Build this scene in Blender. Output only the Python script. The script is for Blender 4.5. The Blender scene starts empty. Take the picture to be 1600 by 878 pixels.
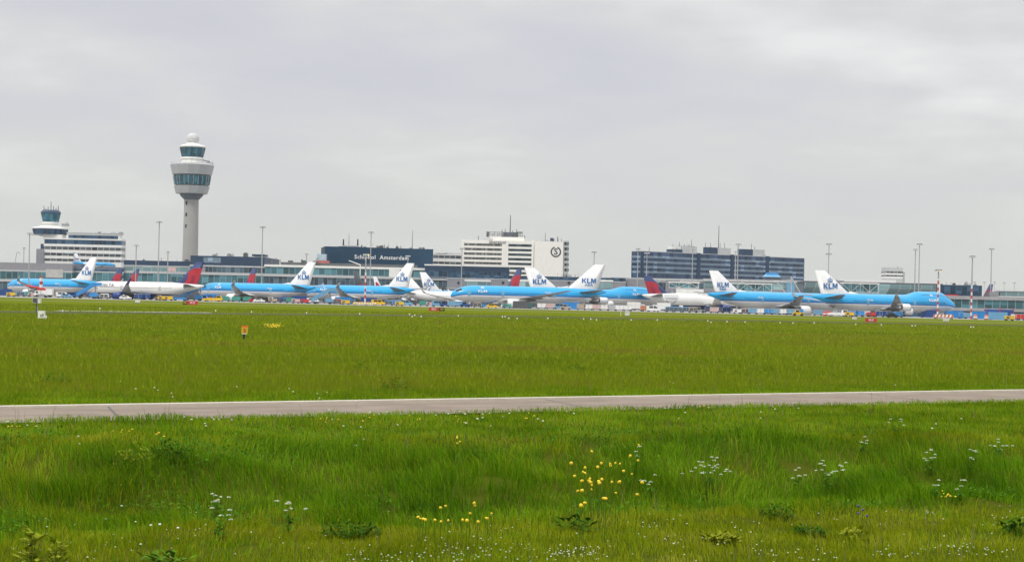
import bpy, math, random
import numpy as np
from mathutils import Vector, Matrix

random.seed(7)
RNG = np.random.default_rng(11)
S = bpy.context.scene
COL = S.collection
R = math.radians

# ------------------------------------------------------------------ camera
F = 2700.0            # focal length in pixels of a 1600 px wide frame
TH = R(1.3)           # the camera was held slightly tilted
CT, ST = math.cos(TH), math.sin(TH)
HZ, CAMZ = 466.0, 4.0

def W(px, py, Y):
    """world X, Z of the pixel at distance Y"""
    u, w = px - 800.0, HZ - py
    x, z = u * CT - w * ST, u * ST + w * CT
    return x * Y / F, CAMZ + z * Y / F

def proj(x, y, z):
    a, b = x * F / y, (z - CAMZ) * F / y
    return 800 + a * CT + b * ST, HZ - (-a * ST + b * CT)

def GX(px, Y, z=0.0):
    """world X of a point at height z, distance Y, seen in column px"""
    b = (z - CAMZ) * F / Y
    return ((px - 800 - b * ST) / CT) * Y / F

cam_d = bpy.data.cameras.new('camera')
cam_d.sensor_width = 36.0
cam_d.lens = F / 1600 * 36
cam_d.shift_y = (HZ - 439.0) / 1600
cam_d.clip_start, cam_d.clip_end = 0.5, 30000
cam = bpy.data.objects.new('camera', cam_d)
COL.objects.link(cam)
cam.matrix_world = Matrix.Translation((0, 0, CAMZ)) @ Matrix.Rotation(R(90), 4, 'X') @ Matrix.Rotation(TH, 4, 'Z')
S.camera = cam

# ------------------------------------------------------------------ materials
MATS = {}
def nt_new(name):
    m = bpy.data.materials.new(name)
    m.use_nodes = True
    nt = m.node_tree
    return m, nt, nt.nodes['Principled BSDF']

def N(nt, typ, **kw):
    n = nt.nodes.new(typ)
    for k, v in kw.items():
        if k in n.inputs.keys() if hasattr(n.inputs, 'keys') else False:
            n.inputs[k].default_value = v
        else:
            setattr(n, k, v)
    return n

def MATH(nt, op, a, b=None, c=None):
    n = nt.nodes.new('ShaderNodeMath'); n.operation = op
    for i, v in enumerate((a, b, c)):
        if v is None: continue
        if isinstance(v, (int, float)): n.inputs[i].default_value = v
        else: nt.links.new(v, n.inputs[i])
    return n.outputs[0]

def MIX(nt, fac, a, b):
    n = nt.nodes.new('ShaderNodeMix'); n.data_type = 'RGBA'
    for s, v in ((n.inputs[0], fac), (n.inputs[6], a), (n.inputs[7], b)):
        if isinstance(v, (int, float)): s.default_value = v
        elif isinstance(v, tuple): s.default_value = (*v[:3], 1)
        else: nt.links.new(v, s)
    return n.outputs[2]

def NOISE(nt, vec, scale, detail=3, rough=.55):
    n = nt.nodes.new('ShaderNodeTexNoise')
    n.inputs['Scale'].default_value = scale; n.inputs['Detail'].default_value = detail
    n.inputs['Roughness'].default_value = rough
    if vec is not None: nt.links.new(vec, n.inputs['Vector'])
    return n.outputs['Fac']

def RAMP(nt, fac, stops):
    n = nt.nodes.new('ShaderNodeValToRGB')
    el = n.color_ramp.elements
    while len(el) < len(stops): el.new(.5)
    for e, (p, c) in zip(el, stops):
        e.position = p
        e.color = (c, c, c, 1) if isinstance(c, (int, float)) else (*c, 1)
    nt.links.new(fac, n.inputs[0])
    return n.outputs[0]

def OBJCO(nt):
    return nt.nodes.new('ShaderNodeTexCoord').outputs['Object']
def GEOCO(nt):
    return nt.nodes.new('ShaderNodeNewGeometry').outputs['Position']

def mat(name, col, rough=.6, metal=0.0, var=.12, scale=.6, emit=None, coat=0, spec=.5):
    """painted / plain surface with a slight procedural unevenness"""
    if name in MATS: return MATS[name]
    m, nt, p = nt_new(name)
    f = NOISE(nt, OBJCO(nt), scale, 4)
    lo = tuple(c * (1 - var) for c in col); hi = tuple(min(1, c * (1 + var)) for c in col)
    nt.links.new(RAMP(nt, f, [(.3, lo), (.7, hi)]), p.inputs['Base Color'])
    p.inputs['Roughness'].default_value = rough
    p.inputs['Metallic'].default_value = metal
    p.inputs['Specular IOR Level'].default_value = spec
    if coat: p.inputs['Coat Weight'].default_value = coat
    if emit:
        p.inputs['Emission Color'].default_value = (*emit[:3], 1)
        p.inputs['Emission Strength'].default_value = emit[3]
    MATS[name] = m
    return m

def mat_glass(name, col, frame, sx=2.0, sz=0.0, fw=.1, rough=.12, var=.5, z0=0.0):
    """glazing: panes of slightly different tint divided by thin mullions"""
    if name in MATS: return MATS[name]
    m, nt, p = nt_new(name)
    sep = nt.nodes.new('ShaderNodeSeparateXYZ'); nt.links.new(OBJCO(nt), sep.inputs[0])
    u = MATH(nt, 'DIVIDE', MATH(nt, 'ADD', sep.outputs[0], MATH(nt, 'MULTIPLY', sep.outputs[1], .983)), sx)
    fu = MATH(nt, 'FRACT', u); iu = MATH(nt, 'FLOOR', u)
    line = MATH(nt, 'LESS_THAN', fu, fw)
    cell = MATH(nt, 'ADD', iu, MATH(nt, 'MULTIPLY', MATH(nt, 'FLOOR', MATH(nt, 'DIVIDE', sep.outputs[2], 2.9)), 57.3))
    if sz:
        v = MATH(nt, 'DIVIDE', MATH(nt, 'SUBTRACT', sep.outputs[2], z0), sz)
        line = MATH(nt, 'MAXIMUM', line, MATH(nt, 'LESS_THAN', MATH(nt, 'FRACT', v), fw))
        cell = MATH(nt, 'ADD', iu, MATH(nt, 'MULTIPLY', MATH(nt, 'FLOOR', v), 31.7))
    wn = nt.nodes.new('ShaderNodeTexWhiteNoise'); wn.noise_dimensions = '1D'
    nt.links.new(cell, wn.inputs['W'])
    lo = tuple(c * (1 - var) for c in col); hi = tuple(min(1, c * (1 + var)) for c in col)
    c = RAMP(nt, wn.outputs['Value'], [(0, lo), (.75, hi), (.93, tuple(min(1, x * 1.9 + .015) for x in col))])
    nt.links.new(MIX(nt, line, c, frame), p.inputs['Base Color'])
    nt.links.new(MATH(nt, 'ADD', MATH(nt, 'MULTIPLY', line, .4), rough), p.inputs['Roughness'])
    p.inputs['IOR'].default_value = 1.45
    MATS[name] = m
    return m

# ------------------------------------------------------------------ object helpers
def tag(o, label=None, cat=None, group=None, kind=None):
    if label: o['label'] = label
    if cat: o['category'] = cat
    if group: o['group'] = group
    if kind: o['kind'] = kind
    return o

def thing(name, label, cat, loc=(0, 0, 0), rz=0.0, group=None):
    o = bpy.data.objects.new(name, None)
    o.empty_display_size = .3
    COL.objects.link(o)
    o.location = loc; o.rotation_euler = (0, 0, rz)
    return tag(o, label, cat, group)

class MB:
    """collects shapes for ONE mesh object"""
    def __init__(s): s.v, s.f, s.m, s.s = [], [], [], []
    def add(s, vs, fs, mi=0, smooth=False, M=None):
        b = len(s.v)
        if M is not None: vs = [tuple(M @ Vector(v)) for v in vs]
        s.v += [tuple(v) for v in vs]
        for f in fs:
            s.f.append([i + b for i in f]); s.m.append(mi); s.s.append(smooth)
        return s
    def box(s, x0, x1, y0, y1, z0, z1, mi=0, M=None):
        vs = [(x, y, z) for z in (z0, z1) for y in (y0, y1) for x in (x0, x1)]
        return s.add(vs, [(0, 2, 3, 1), (4, 5, 7, 6), (0, 1, 5, 4), (2, 6, 7, 3), (0, 4, 6, 2), (1, 3, 7, 5)], mi, False, M)
    def prism(s, pts, y0, y1, mi=0, M=None):
        """polygon in XZ extruded along Y"""
        n = len(pts)
        vs = [(x, y0, z) for x, z in pts] + [(x, y1, z) for x, z in pts]
        fs = [tuple(range(n)), tuple(range(2 * n - 1, n - 1, -1))] + [(i, i + n, (i + 1) % n + n, (i + 1) % n) for i in range(n)]
        return s.add(vs, fs, mi, False, M)
    def tube(s, p0, p1, r0, r1=None, n=8, mi=0, smooth=True):
        r1 = r0 if r1 is None else r1
        p0, p1 = Vector(p0), Vector(p1); d = (p1 - p0).normalized()
        a = d.orthogonal().normalized(); b = d.cross(a)
        vs = []
        for p, r in ((p0, r0), (p1, r1)):
            for k in range(n):
                t = 2 * math.pi * k / n
                vs.append(p + (a * math.cos(t) + b * math.sin(t)) * r)
        fs = [(k, (k + 1) % n, (k + 1) % n + n, k + n) for k in range(n)]
        s.add(vs, fs, mi, smooth)
        s.add(vs, [tuple(range(n - 1, -1, -1)), tuple(range(n, 2 * n))], mi, False)
        return s
    def rings(s, rings, mi=0, smooth=True, cap0=True, cap1=True):
        n = len(rings[0]); vs = [p for r in rings for p in r]; fs = []
        for i in range(len(rings) - 1):
            for k in range(n):
                fs.append((i * n + k, i * n + (k + 1) % n, (i + 1) * n + (k + 1) % n, (i + 1) * n + k))
        if cap0: fs.append(tuple(range(n - 1, -1, -1)))
        if cap1: fs.append(tuple(range((len(rings) - 1) * n, len(rings) * n)))
        return s.add(vs, fs, mi, smooth)
    def lathe(s, prof, c=(0, 0), n=14, mi=0, smooth=False, a0=0.0, cap0=True, cap1=True):
        rs = [[(c[0] + r * math.cos(a0 + 2 * math.pi * k / n), c[1] + r * math.sin(a0 + 2 * math.pi * k / n), z) for k in range(n)] for r, z in prof]
        return s.rings(rs, mi, smooth, cap0, cap1)
    def lathe_x(s, prof, c=(0, 0), n=16, mi=0, smooth=True, cap0=True, cap1=True):
        rs = [[(x, c[0] + r * math.cos(2 * math.pi * k / n), c[1] + r * math.sin(2 * math.pi * k / n)) for k in range(n)] for x, r in prof]
        return s.rings(rs, mi, smooth, cap0, cap1)
    def build(s, name, mats, parent=None, label=None):
        me = bpy.data.meshes.new(name)
        me.from_pydata(s.v, [], s.f)
        mats = mats if isinstance(mats, (list, tuple)) else [mats]
        for m in mats: me.materials.append(m)
        me.polygons.foreach_set('material_index', s.m)
        me.polygons.foreach_set('use_smooth', s.s)
        me.update()
        o = bpy.data.objects.new(name, me)
        COL.objects.link(o)
        if parent is not None: o.parent = parent
        if label: o['label'] = label
        return o

def copy_tree(o, parent=None):
    c = o.copy(); COL.objects.link(c)
    if parent is not None: c.parent = parent
    for ch in list(o.children): copy_tree(ch, c)
    return c

TXT = {}
def text_mesh(body, size, bold=.0, depth=.03, align='CENTER', spacing=1.0):
    key = (body, size, bold, depth, align, spacing)
    if key in TXT: return TXT[key]
    cu = bpy.data.curves.new('lettering', 'FONT')
    cu.body = body; cu.size = size; cu.offset = bold; cu.extrude = depth; cu.resolution_u = 3
    cu.align_x = align; cu.align_y = 'CENTER'; cu.space_character = spacing
    o = bpy.data.objects.new('lettering_tmp', cu); COL.objects.link(o)
    dg = bpy.context.evaluated_depsgraph_get()
    me = bpy.data.meshes.new_from_object(o.evaluated_get(dg))
    me.materials.clear()
    bpy.data.objects.remove(o); bpy.data.curves.remove(cu)
    TXT[key] = me
    return me

def text(name, body, size, m, parent, M, sx=1.0, **kw):
    me = text_mesh(body, size, **kw).copy(); me.name = name
    me.materials.append(m)
    o = bpy.data.objects.new(name, me); COL.objects.link(o)
    o.parent = parent; o.matrix_local = M @ Matrix.Diagonal((sx, 1, 1, 1))
    return o

# columns: text right, text up, outward normal
def frame(origin, right, up):
    r, u = Vector(right).normalized(), Vector(up).normalized()
    n = r.cross(u)
    return Matrix(((r.x, u.x, n.x, origin[0]), (r.y, u.y, n.y, origin[1]), (r.z, u.z, n.z, origin[2]), (0, 0, 0, 1)))

# common paints
WHITE = mat('white_paint', (.80, .80, .78), .45, var=.05)
OFFW = mat('off_white_paint', (.78, .77, .73), .6, var=.06)
CREAM = mat('cream_cladding', (.82, .80, .74), .7, var=.05)
LGREY = mat('light_grey_paint', (.48, .49, .49), .6)
GREY = mat('grey_metal', (.28, .29, .30), .5)
DGREY = mat('dark_grey_metal', (.10, .105, .11), .5)
BLACK = mat('black_rubber', (.02, .02, .021), .8)
CONC = mat('concrete', (.42, .42, .41), .8)
CONCD = mat('weathered_concrete', (.33, .325, .33), .8)
NAVY = mat('navy_cladding', (.014, .043, .092), .45)
SIGNN = mat('navy_sign_wall', (.008, .045, .092), .6, var=.06, spec=.3)
BLUE = mat('bright_blue_paint', (.03, .26, .62), .4)
DBLUE = mat('dark_blue_paint', (.015, .07, .26), .45)
LBLUE = mat('light_blue_paint', (.15, .36, .54), .45)
RED = mat('red_paint', (.55, .03, .025), .45)
ORANGE = mat('orange_paint', (.55, .19, .08), .5)
YELLOW = mat('yellow_paint', (.75, .47, .02), .45)
TEAL = mat('teal_tarpaulin', (.05, .30, .24), .7)
TAN = mat('tan_canvas', (.45, .36, .27), .8)
PINK = mat('faded_pink_panel', (.62, .42, .40), .7)
GLASS = mat('dark_window_glass', (.02, .028, .035), .08, var=.2)
# ------------------------------------------------------------------ sky, sun, haze
wd = bpy.data.worlds.new('World'); S.world = wd; wd.use_nodes = True
nt = wd.node_tree; bg = nt.nodes['Background']
SUN_EL, SUN_AZ = R(52), R(215)      # high sun veiled by cloud, behind the camera's left shoulder
sk = nt.nodes.new('ShaderNodeTexSky'); sk.sky_type = 'NISHITA'; sk.sun_disc = False
sk.sun_elevation = SUN_EL; sk.sun_rotation = SUN_AZ
tc = nt.nodes.new('ShaderNodeTexCoord')
sp = nt.nodes.new('ShaderNodeSeparateXYZ'); nt.links.new(tc.outputs['Generated'], sp.inputs[0])
zz = MATH(nt, 'MAXIMUM', sp.outputs[2], 0.0)
den = MATH(nt, 'ADD', zz, .17)
cb = nt.nodes.new('ShaderNodeCombineXYZ')
nt.links.new(MATH(nt, 'DIVIDE', sp.outputs[0], den), cb.inputs[0])
nt.links.new(MATH(nt, 'DIVIDE', sp.outputs[1], den), cb.inputs[1])
cb.inputs[2].default_value = 14.2
n1 = NOISE(nt, cb.outputs[0], 1.05, 4, .5)
n2 = NOISE(nt, cb.outputs[0], 3.4, 7, .55)
cl = MATH(nt, 'ADD', MATH(nt, 'MULTIPLY', n1, .76), MATH(nt, 'MULTIPLY', n2, .24))
cloud = RAMP(nt, cl, [(.36, (6.25, 6.25, 6.85)), (.46, (6.7, 6.68, 7.1)), (.52, (7.1, 7.1, 7.15)), (.61, (8.5, 8.45, 8.4))])
hzm = MATH(nt, 'MINIMUM', MATH(nt, 'MAXIMUM', MATH(nt, 'DIVIDE', MATH(nt, 'SUBTRACT', zz, .01), .11), .12), 1)
cloud = MIX(nt, hzm, (6.6, 6.68, 6.45), cloud)     # the lowest sky fades into even haze
# an overcast sky is brighter towards the zenith
up = MATH(nt, 'ADD', 1.0, MATH(nt, 'MULTIPLY', MATH(nt, 'MAXIMUM', MATH(nt, 'SUBTRACT', zz, .18), 0), 1.9))
vm = nt.nodes.new('ShaderNodeVectorMath'); vm.operation = 'SCALE'
nt.links.new(cloud, vm.inputs[0]); nt.links.new(up, vm.inputs['Scale'])
nt.links.new(MIX(nt, .94, sk.outputs[0], vm.outputs[0]), bg.inputs['Color'])
bg.inputs['Strength'].default_value = .1

sl = bpy.data.lights.new('sun', 'SUN'); sl.energy = 1.5; sl.angle = R(12); sl.color = (1, .96, .9)
so = bpy.data.objects.new('sun', sl); COL.objects.link(so)
sd = Vector((math.sin(SUN_AZ) * math.cos(SUN_EL), math.cos(SUN_AZ) * math.cos(SUN_EL), math.sin(SUN_EL)))
so.rotation_euler = (-sd).to_track_quat('-Z', 'Y').to_euler()

def make_haze(density=.000045):
    m = bpy.data.materials.new('haze_air'); m.use_nodes = True
    nt = m.node_tree
    for n in list(nt.nodes): nt.nodes.remove(n)
    out = nt.nodes.new('ShaderNodeOutputMaterial')
    pv = nt.nodes.new('ShaderNodeVolumePrincipled')
    pv.inputs['Color'].default_value = (.88, .93, 1, 1)
    pv.inputs['Density'].default_value = density
    pv.inputs['Anisotropy'].default_value = .2
    nt.links.new(pv.outputs[0], out.inputs['Volume'])
    b = MB().box(-1500, 1500, -60, 2500, -2.2, 115)
    o = b.build('haze', m)
    tag(o, 'thin pale haze over the airfield', None, None, 'stuff')
    return o
make_haze()

# ------------------------------------------------------------------ ground
BX = 36.0
def sstep(t):
    t = np.clip(t, 0, 1); return t * t * (3 - 2 * t)
def ground_z(X, Y):
    X = np.asarray(X, float); Y = np.asarray(Y, float)
    xc = np.clip(X, -BX, BX)
    yb = 40.0 + .42 * xc; yt = 50.5 + .34 * xc
    t = (Y - yb) / (yt - yb)
    z = -1.0 + sstep(t)
    amp = np.clip((75 - Y) / 20, 0, 1)
    z = z + amp * .035 * (np.sin(X * .7 + Y * .31) + np.sin(X * .23 - Y * .9 + 1.3) + .6 * np.sin(X * 1.7 + Y * 1.2))
    # tussocky lumps on the bank face
    z = z + np.where((t > -.3) & (t < 1.1), np.clip(1 - np.abs((t - .4) / .75) ** 2, 0, 1), 0) * (.34 * (vnoise(X, Y, 1.7, 61) - .5) + .5 * (vnoise(X, Y, 4.3, 62) - .5))
    return z
def edge_line(pa, pb, z):
    pts = []
    for px, py in (pa, pb):
        k = W(px, py, 1.0)
        Y = (z - CAMZ) / (k[1] - CAMZ); pts.append((W(px, py, Y)[0], Y))
    (x0, y0), (x1, y1) = pts
    return lambda x: y0 + (y1 - y0) / (x1 - x0) * (x - x0)
ROADN = edge_line((0, 659.5), (1600, 626), .0)       # near edge
ROADF = edge_line((0, 635.5), (1600, 609.5), .08)    # far edge

def find_ground(px, py, h=0.0, y0=24.0, y1=900.0):
    """point on the ground whose top (h above it) is seen at the pixel"""
    Ys = np.geomspace(y0, y1, 1500)
    X1, Z1 = W(px, py, 1.0)
    Xs = X1 * Ys; zs = CAMZ + (Z1 - CAMZ) * Ys
    gz = ground_z(Xs, Ys)
    hit = np.nonzero(zs - gz - h <= 0)[0]
    i = int(hit[0]) if len(hit) else len(Ys) - 1
    return float(Xs[i]), float(Ys[i]), float(gz[i])

VN = {}
def vnoise(X, Y, scale, seed):
    r = VN.setdefault(seed, np.random.default_rng(seed).random((256, 256)) if seed not in VN else None)
    x = X / scale; y = Y / scale
    xi = np.floor(x).astype(int); yi = np.floor(y).astype(int)
    fx = x - xi; fy = y - yi
    fx = fx * fx * (3 - 2 * fx); fy = fy * fy * (3 - 2 * fy)
    g = lambda i, j: r[i % 256, j % 256]
    return (g(xi, yi) * (1 - fx) + g(xi + 1, yi) * fx) * (1 - fy) + (g(xi, yi + 1) * (1 - fx) + g(xi + 1, yi + 1) * fx) * fy

def ground_mat():
    m, nt, p = nt_new('meadow_soil')
    g = GEOCO(nt)
    mp = nt.nodes.new('ShaderNodeMapping'); nt.links.new(g, mp.inputs[0])
    mp.inputs['Scale'].default_value = (.30, 1, 1)
    a = NOISE(nt, mp.outputs[0], .035, 5, .6)
    b = NOISE(nt, g, .35, 6, .65)
    c = NOISE(nt, g, 5.0, 4, .7)
    base = RAMP(nt, a, [(.30, (.13, .175, .004)), (.46, (.145, .195, .004)), (.56, (.140, .165, .007)), (.68, (.165, .160, .015))])
    dk = RAMP(nt, b, [(.36, (.10, .13, .004)), (.6, (.175, .20, .005))])
    col = MIX(nt, .45, base, dk)
    col = MIX(nt, MATH(nt, 'MULTIPLY', c, .35), col, (.075, .10, .012))
    # thatch tone, darkened to stand in for shade between bank and verge blades
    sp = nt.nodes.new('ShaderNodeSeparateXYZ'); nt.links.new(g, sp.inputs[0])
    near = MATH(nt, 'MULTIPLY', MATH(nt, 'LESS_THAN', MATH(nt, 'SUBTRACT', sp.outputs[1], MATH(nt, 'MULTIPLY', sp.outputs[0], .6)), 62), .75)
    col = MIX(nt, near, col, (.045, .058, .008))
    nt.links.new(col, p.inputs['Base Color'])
    p.inputs['Roughness'].default_value = .95
    p.inputs['Specular IOR Level'].default_value = 0
    return m
def grid_ground():
    xs = np.concatenate([[-6000, -2500, -1000, -400, -150, -70], np.arange(-44, 44.1, .5), [70, 150, 400, 1000, 2500, 6000]])
    ys = np.concatenate([[-300, -60, 0, 10], np.arange(18, 80, .4), [84, 90, 100, 120, 150, 200, 300, 450, 700, 1100, 2000, 4000, 9000]])
    XX, YY = np.meshgrid(xs, ys)
    ZZ = ground_z(XX, YY)
    # smooth bed under the road
    onroad = (YY > ROADN(XX) - 1.2) & (YY < ROADF(XX) + 1.2) & (np.abs(XX) < 60)
    ZZ = np.where(onroad, np.minimum(ZZ, -.02), ZZ)
    n, mm = XX.shape
    v = np.stack([XX, YY, ZZ], -1).reshape(-1, 3)
    f = [(i * mm + j, i * mm + j + 1, (i + 1) * mm + j + 1, (i + 1) * mm + j) for i in range(n - 1) for j in range(mm - 1)]
    b = MB(); b.add(v.tolist(), f, 0, True)
    o = b.build('ground', ground_mat())
    tag(o, 'flat green airfield meadow with a low bank in front', None, None, 'structure')
grid_ground()

def sheet(name, pts, z, m, label):
    b = MB(); b.add([(x, y, z) for x, y in pts], [tuple(range(len(pts)))])
    return tag(b.build(name, m), label, None, None, 'structure')

def asphalt(name, lo, hi, scale=.5, streak=(1, 1, 1)):
    m, nt, p = nt_new(name)
    g = GEOCO(nt)
    mp = nt.nodes.new('ShaderNodeMapping'); nt.links.new(g, mp.inputs[0])
    mp.inputs['Scale'].default_value = streak
    a = NOISE(nt, mp.outputs[0], scale, 6, .65); b = NOISE(nt, g, 14, 3, .7)
    f = MATH(nt, 'ADD', MATH(nt, 'MULTIPLY', a, .75), MATH(nt, 'MULTIPLY', b, .25))
    nt.links.new(RAMP(nt, f, [(.32, lo), (.68, hi)]), p.inputs['Base Color'])
    p.inputs['Roughness'].default_value = .9
    p.inputs['Specular IOR Level'].default_value = 0
    return m
ASPH = asphalt('pale_asphalt', (.225, .188, .150), (.305, .258, .210))
ASPHD = asphalt('dark_asphalt', (.085, .088, .045), (.12, .12, .07), .08)
APRON = asphalt('apron_concrete', (.27, .265, .25), (.38, .37, .35), .05)
KERB = asphalt('kerb_concrete', (.50, .46, .37), (.66, .61, .50), 1.5)
SEAM = mat('road_crack_sealant', (.10, .095, .095), .9)

def road():
    xs = np.linspace(-30, 70, 60)
    b = MB()
    w = np.array([ROADN(x) for x in xs]); fz = np.array([ROADF(x) for x in xs])
    for i in range(len(xs) - 1):
        b.add([(xs[i], w[i] - .8, .03), (xs[i + 1], w[i + 1] - .8, .03), (xs[i + 1], fz[i + 1], .03), (xs[i], fz[i], .03)], [(0, 1, 2, 3)])
    tag(b.build('road', ASPH), 'pale grey perimeter road across the meadow', None, None, 'structure')
    k = MB()
    for i in range(len(xs) - 1):
        k.add([(xs[i], fz[i], .0), (xs[i + 1], fz[i + 1], .0), (xs[i + 1], fz[i + 1], .10), (xs[i], fz[i], .10)], [(0, 1, 2, 3)])
        k.add([(xs[i], fz[i], .10), (xs[i + 1], fz[i + 1], .10), (xs[i + 1], fz[i + 1] + .5, .10), (xs[i], fz[i] + .5, .10)], [(0, 1, 2, 3)])
    tag(k.build('kerb', KERB), 'cream concrete kerb along the far edge of the road', None, None, 'structure')
    q = MB()
    for t in (.36, .72):
        for i in range(len(xs) - 1):
            if random.random() < .75:
                o = random.uniform(-.06, .06)
                y = lambda j: w[j] + (fz[j] - w[j]) * t + o
                q.add([(xs[i], y(i), .036), (xs[i + 1], y(i + 1), .036), (xs[i + 1], y(i + 1) + .06, .036), (xs[i], y(i) + .06, .036)], [(0, 1, 2, 3)])
    for xx in np.arange(-28, 68, 15.5):
        xo = xx + random.uniform(-1, 1); yn, yf = ROADN(xo), ROADF(xo - 1.6)
        q.add([(xo, yn, .0365), (xo + .07, yn + .03, .0365), (xo - 1.53, yf - .02, .0365), (xo - 1.6, yf - .05, .0365)], [(0, 1, 2, 3)])
    tag(q.build('road_seam', SEAM), 'dark sealed seams along the perimeter road', None, None, 'structure')
road()

# taxiway crossing the field, service strip and apron
sheet('taxiway', [(-200, 108), (-75, 268), (0, 366), (90, 408), (240, 462), (240, 500), (102, 440), (0, 394), (-80, 290), (-200, 135)], .02, ASPHD, 'dark asphalt taxiway crossing the meadow')
sheet('service_road', [(-300, 500), (-20, 540), (400, 470), (400, 476), (-20, 548), (-300, 508)], .024, APRON, 'thin pale concrete strip in the far grass')
sheet('apron', [(-900, 648), (-100, 646), (300, 622), (900, 600), (900, 1800), (-900, 1800)], .02, APRON, 'pale concrete apron under the parked airliners')
MARK = mat('white_marking_paint', (.82, .82, .76), .6, var=.2)
mk = MB()
x, y = -79.5, 300
dx, dy = (-56.0 - x), 22.0
L = math.hypot(dx, dy)
for i in range(22):
    t0, t1 = i / 22, (i + (.78 if i % 5 else .97)) / 22
    mk.add([(x + dx * t0, y + dy * t0, .03), (x + dx * t1, y + dy * t1, .03), (x + dx * t1, y + dy * t1 + 3.4, .03), (x + dx * t0, y + dy * t0 + 3.4, .03)], [(0, 1, 2, 3)])
tag(mk.build('taxiway_marking', MARK), 'broken white painted line on the dark taxiway', None, None, 'structure')

# ------------------------------------------------------------------ grass
def grass_mat(name, stops, transl=.35):
    m, nt, p = nt_new(name)
    at = nt.nodes.new('ShaderNodeAttribute'); at.attribute_name = 'tint'
    g = GEOCO(nt)
    n1 = NOISE(nt, g, .25, 4, .6)
    f = MATH(nt, 'ADD', MATH(nt, 'MULTIPLY', at.outputs['Fac'], .55), MATH(nt, 'MULTIPLY', n1, .45))
    c = RAMP(nt, f, stops)
    nt.links.new(c, p.inputs['Base Color'])
    p.inputs['Roughness'].default_value = .6
    p.inputs['Specular IOR Level'].default_value = .04
    tr = nt.nodes.new('ShaderNodeBsdfTranslucent'); nt.links.new(c, tr.inputs['Color'])
    mx = nt.nodes.new('ShaderNodeMixShader'); mx.inputs[0].default_value = transl
    nt.links.new(p.outputs[0], mx.inputs[1]); nt.links.new(tr.outputs[0], mx.inputs[2])
    nt.links.new(mx.outputs[0], nt.nodes['Material Output'].inputs['Surface'])
    return m

def blades(name, X, Y, H, Wd, tint, m, label, lean=.35, leandir=None, Z=None, kind='stuff'):
    n = len(X)
    Z = ground_z(X, Y) if Z is None else Z
    a = RNG.random(n) * 2 * np.pi
    sx, sy = np.cos(a) * Wd * .5, np.sin(a) * Wd * .5
    la = RNG.random(n) * 2 * np.pi if leandir is None else leandir + RNG.normal(0, 1.1, n)
    ll = H * lean * (.3 + RNG.random(n))
    lx, ly = np.cos(la) * ll, np.sin(la) * ll
    v = np.zeros((n, 5, 3), np.float32)
    v[:, 0] = np.stack([X - sx, Y - sy, Z - .04], -1)
    v[:, 1] = np.stack([X + sx, Y + sy, Z - .04], -1)
    v[:, 2] = np.stack([X + sx * .8 + lx * .32, Y + sy * .8 + ly * .32, Z + H * .55], -1)
    v[:, 3] = np.stack([X - sx * .8 + lx * .32, Y - sy * .8 + ly * .32, Z + H * .55], -1)
    v[:, 4] = np.stack([X + lx, Y + ly, Z + H * (1 - .25 * lean)], -1)
    i0 = (np.arange(n) * 5)[:, None]
    loops = (i0 + np.array([0, 1, 2, 3, 3, 2, 4])[None]).reshape(-1).astype(np.int32)
    me = bpy.data.meshes.new(name)
    me.vertices.add(n * 5); me.vertices.foreach_set('co', v.reshape(-1))
    me.loops.add(n * 7); me.loops.foreach_set('vertex_index', loops)
    ls = (np.arange(n)[:, None] * 7 + np.array([0, 4])[None]).reshape(-1).astype(np.int32)
    me.polygons.add(n * 2); me.polygons.foreach_set('loop_start', ls)
    me.polygons.foreach_set('loop_total', np.tile(np.array([4, 3], np.int32), n))
    me.update(calc_edges=True)
    at = me.attributes.new('tint', 'FLOAT', 'POINT')
    at.data.foreach_set('value', np.repeat(tint.astype(np.float32), 5))
    me.materials.append(m)
    o = bpy.data.objects.new(name, me); COL.objects.link(o)
    return tag(o, label, None, None, kind)

def scatter(n, y0, y1, power, margin=5.0):
    """more blades per square metre nearby than far off"""
    u = RNG.random(n)
    k = 2 - power                       # pdf ~ Y * Y^-power
    if abs(k) < 1e-6: Y = y0 * (y1 / y0) ** u
    else: Y = (y0 ** k + u * (y1 ** k - y0 ** k)) ** (1 / k)
    X = (RNG.random(n) * 2 - 1) * (Y * .305 + margin)
    return X, Y

def bank_t(X, Y):
    xc = np.clip(X, -BX, BX)
    yb = 40.0 + .42 * xc; yt = 50.5 + .34 * xc
    return (Y - yb) / (yt - yb)

G_LUSH = grass_mat('lush_grass', [(.08, (.022, .062, .001)), (.32, (.075, .185, .002)), (.58, (.155, .305, .004)), (.86, (.29, .41, .02))])
G_LAWN = grass_mat('lawn_grass', [(.12, (.085, .125, .002)), (.42, (.20, .26, .003)), (.70, (.30, .34, .010)), (.95, (.42, .38, .08))])
G_FIELD = grass_mat('field_grass', [(.12, (.105, .150, .002)), (.40, (.150, .220, .007)), (.66, (.20, .255, .008)), (.80, (.19, .17, .02)), (.97, (.23, .18, .05))])
G_DRY = grass_mat('dry_grass', [(.2, (.16, .13, .05)), (.8, (.30, .24, .12))], .2)

def offroad(X, Y, a=.25, b=.5):
    return (Y < ROADN(X) - a) | (Y > ROADF(X) + b)

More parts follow.
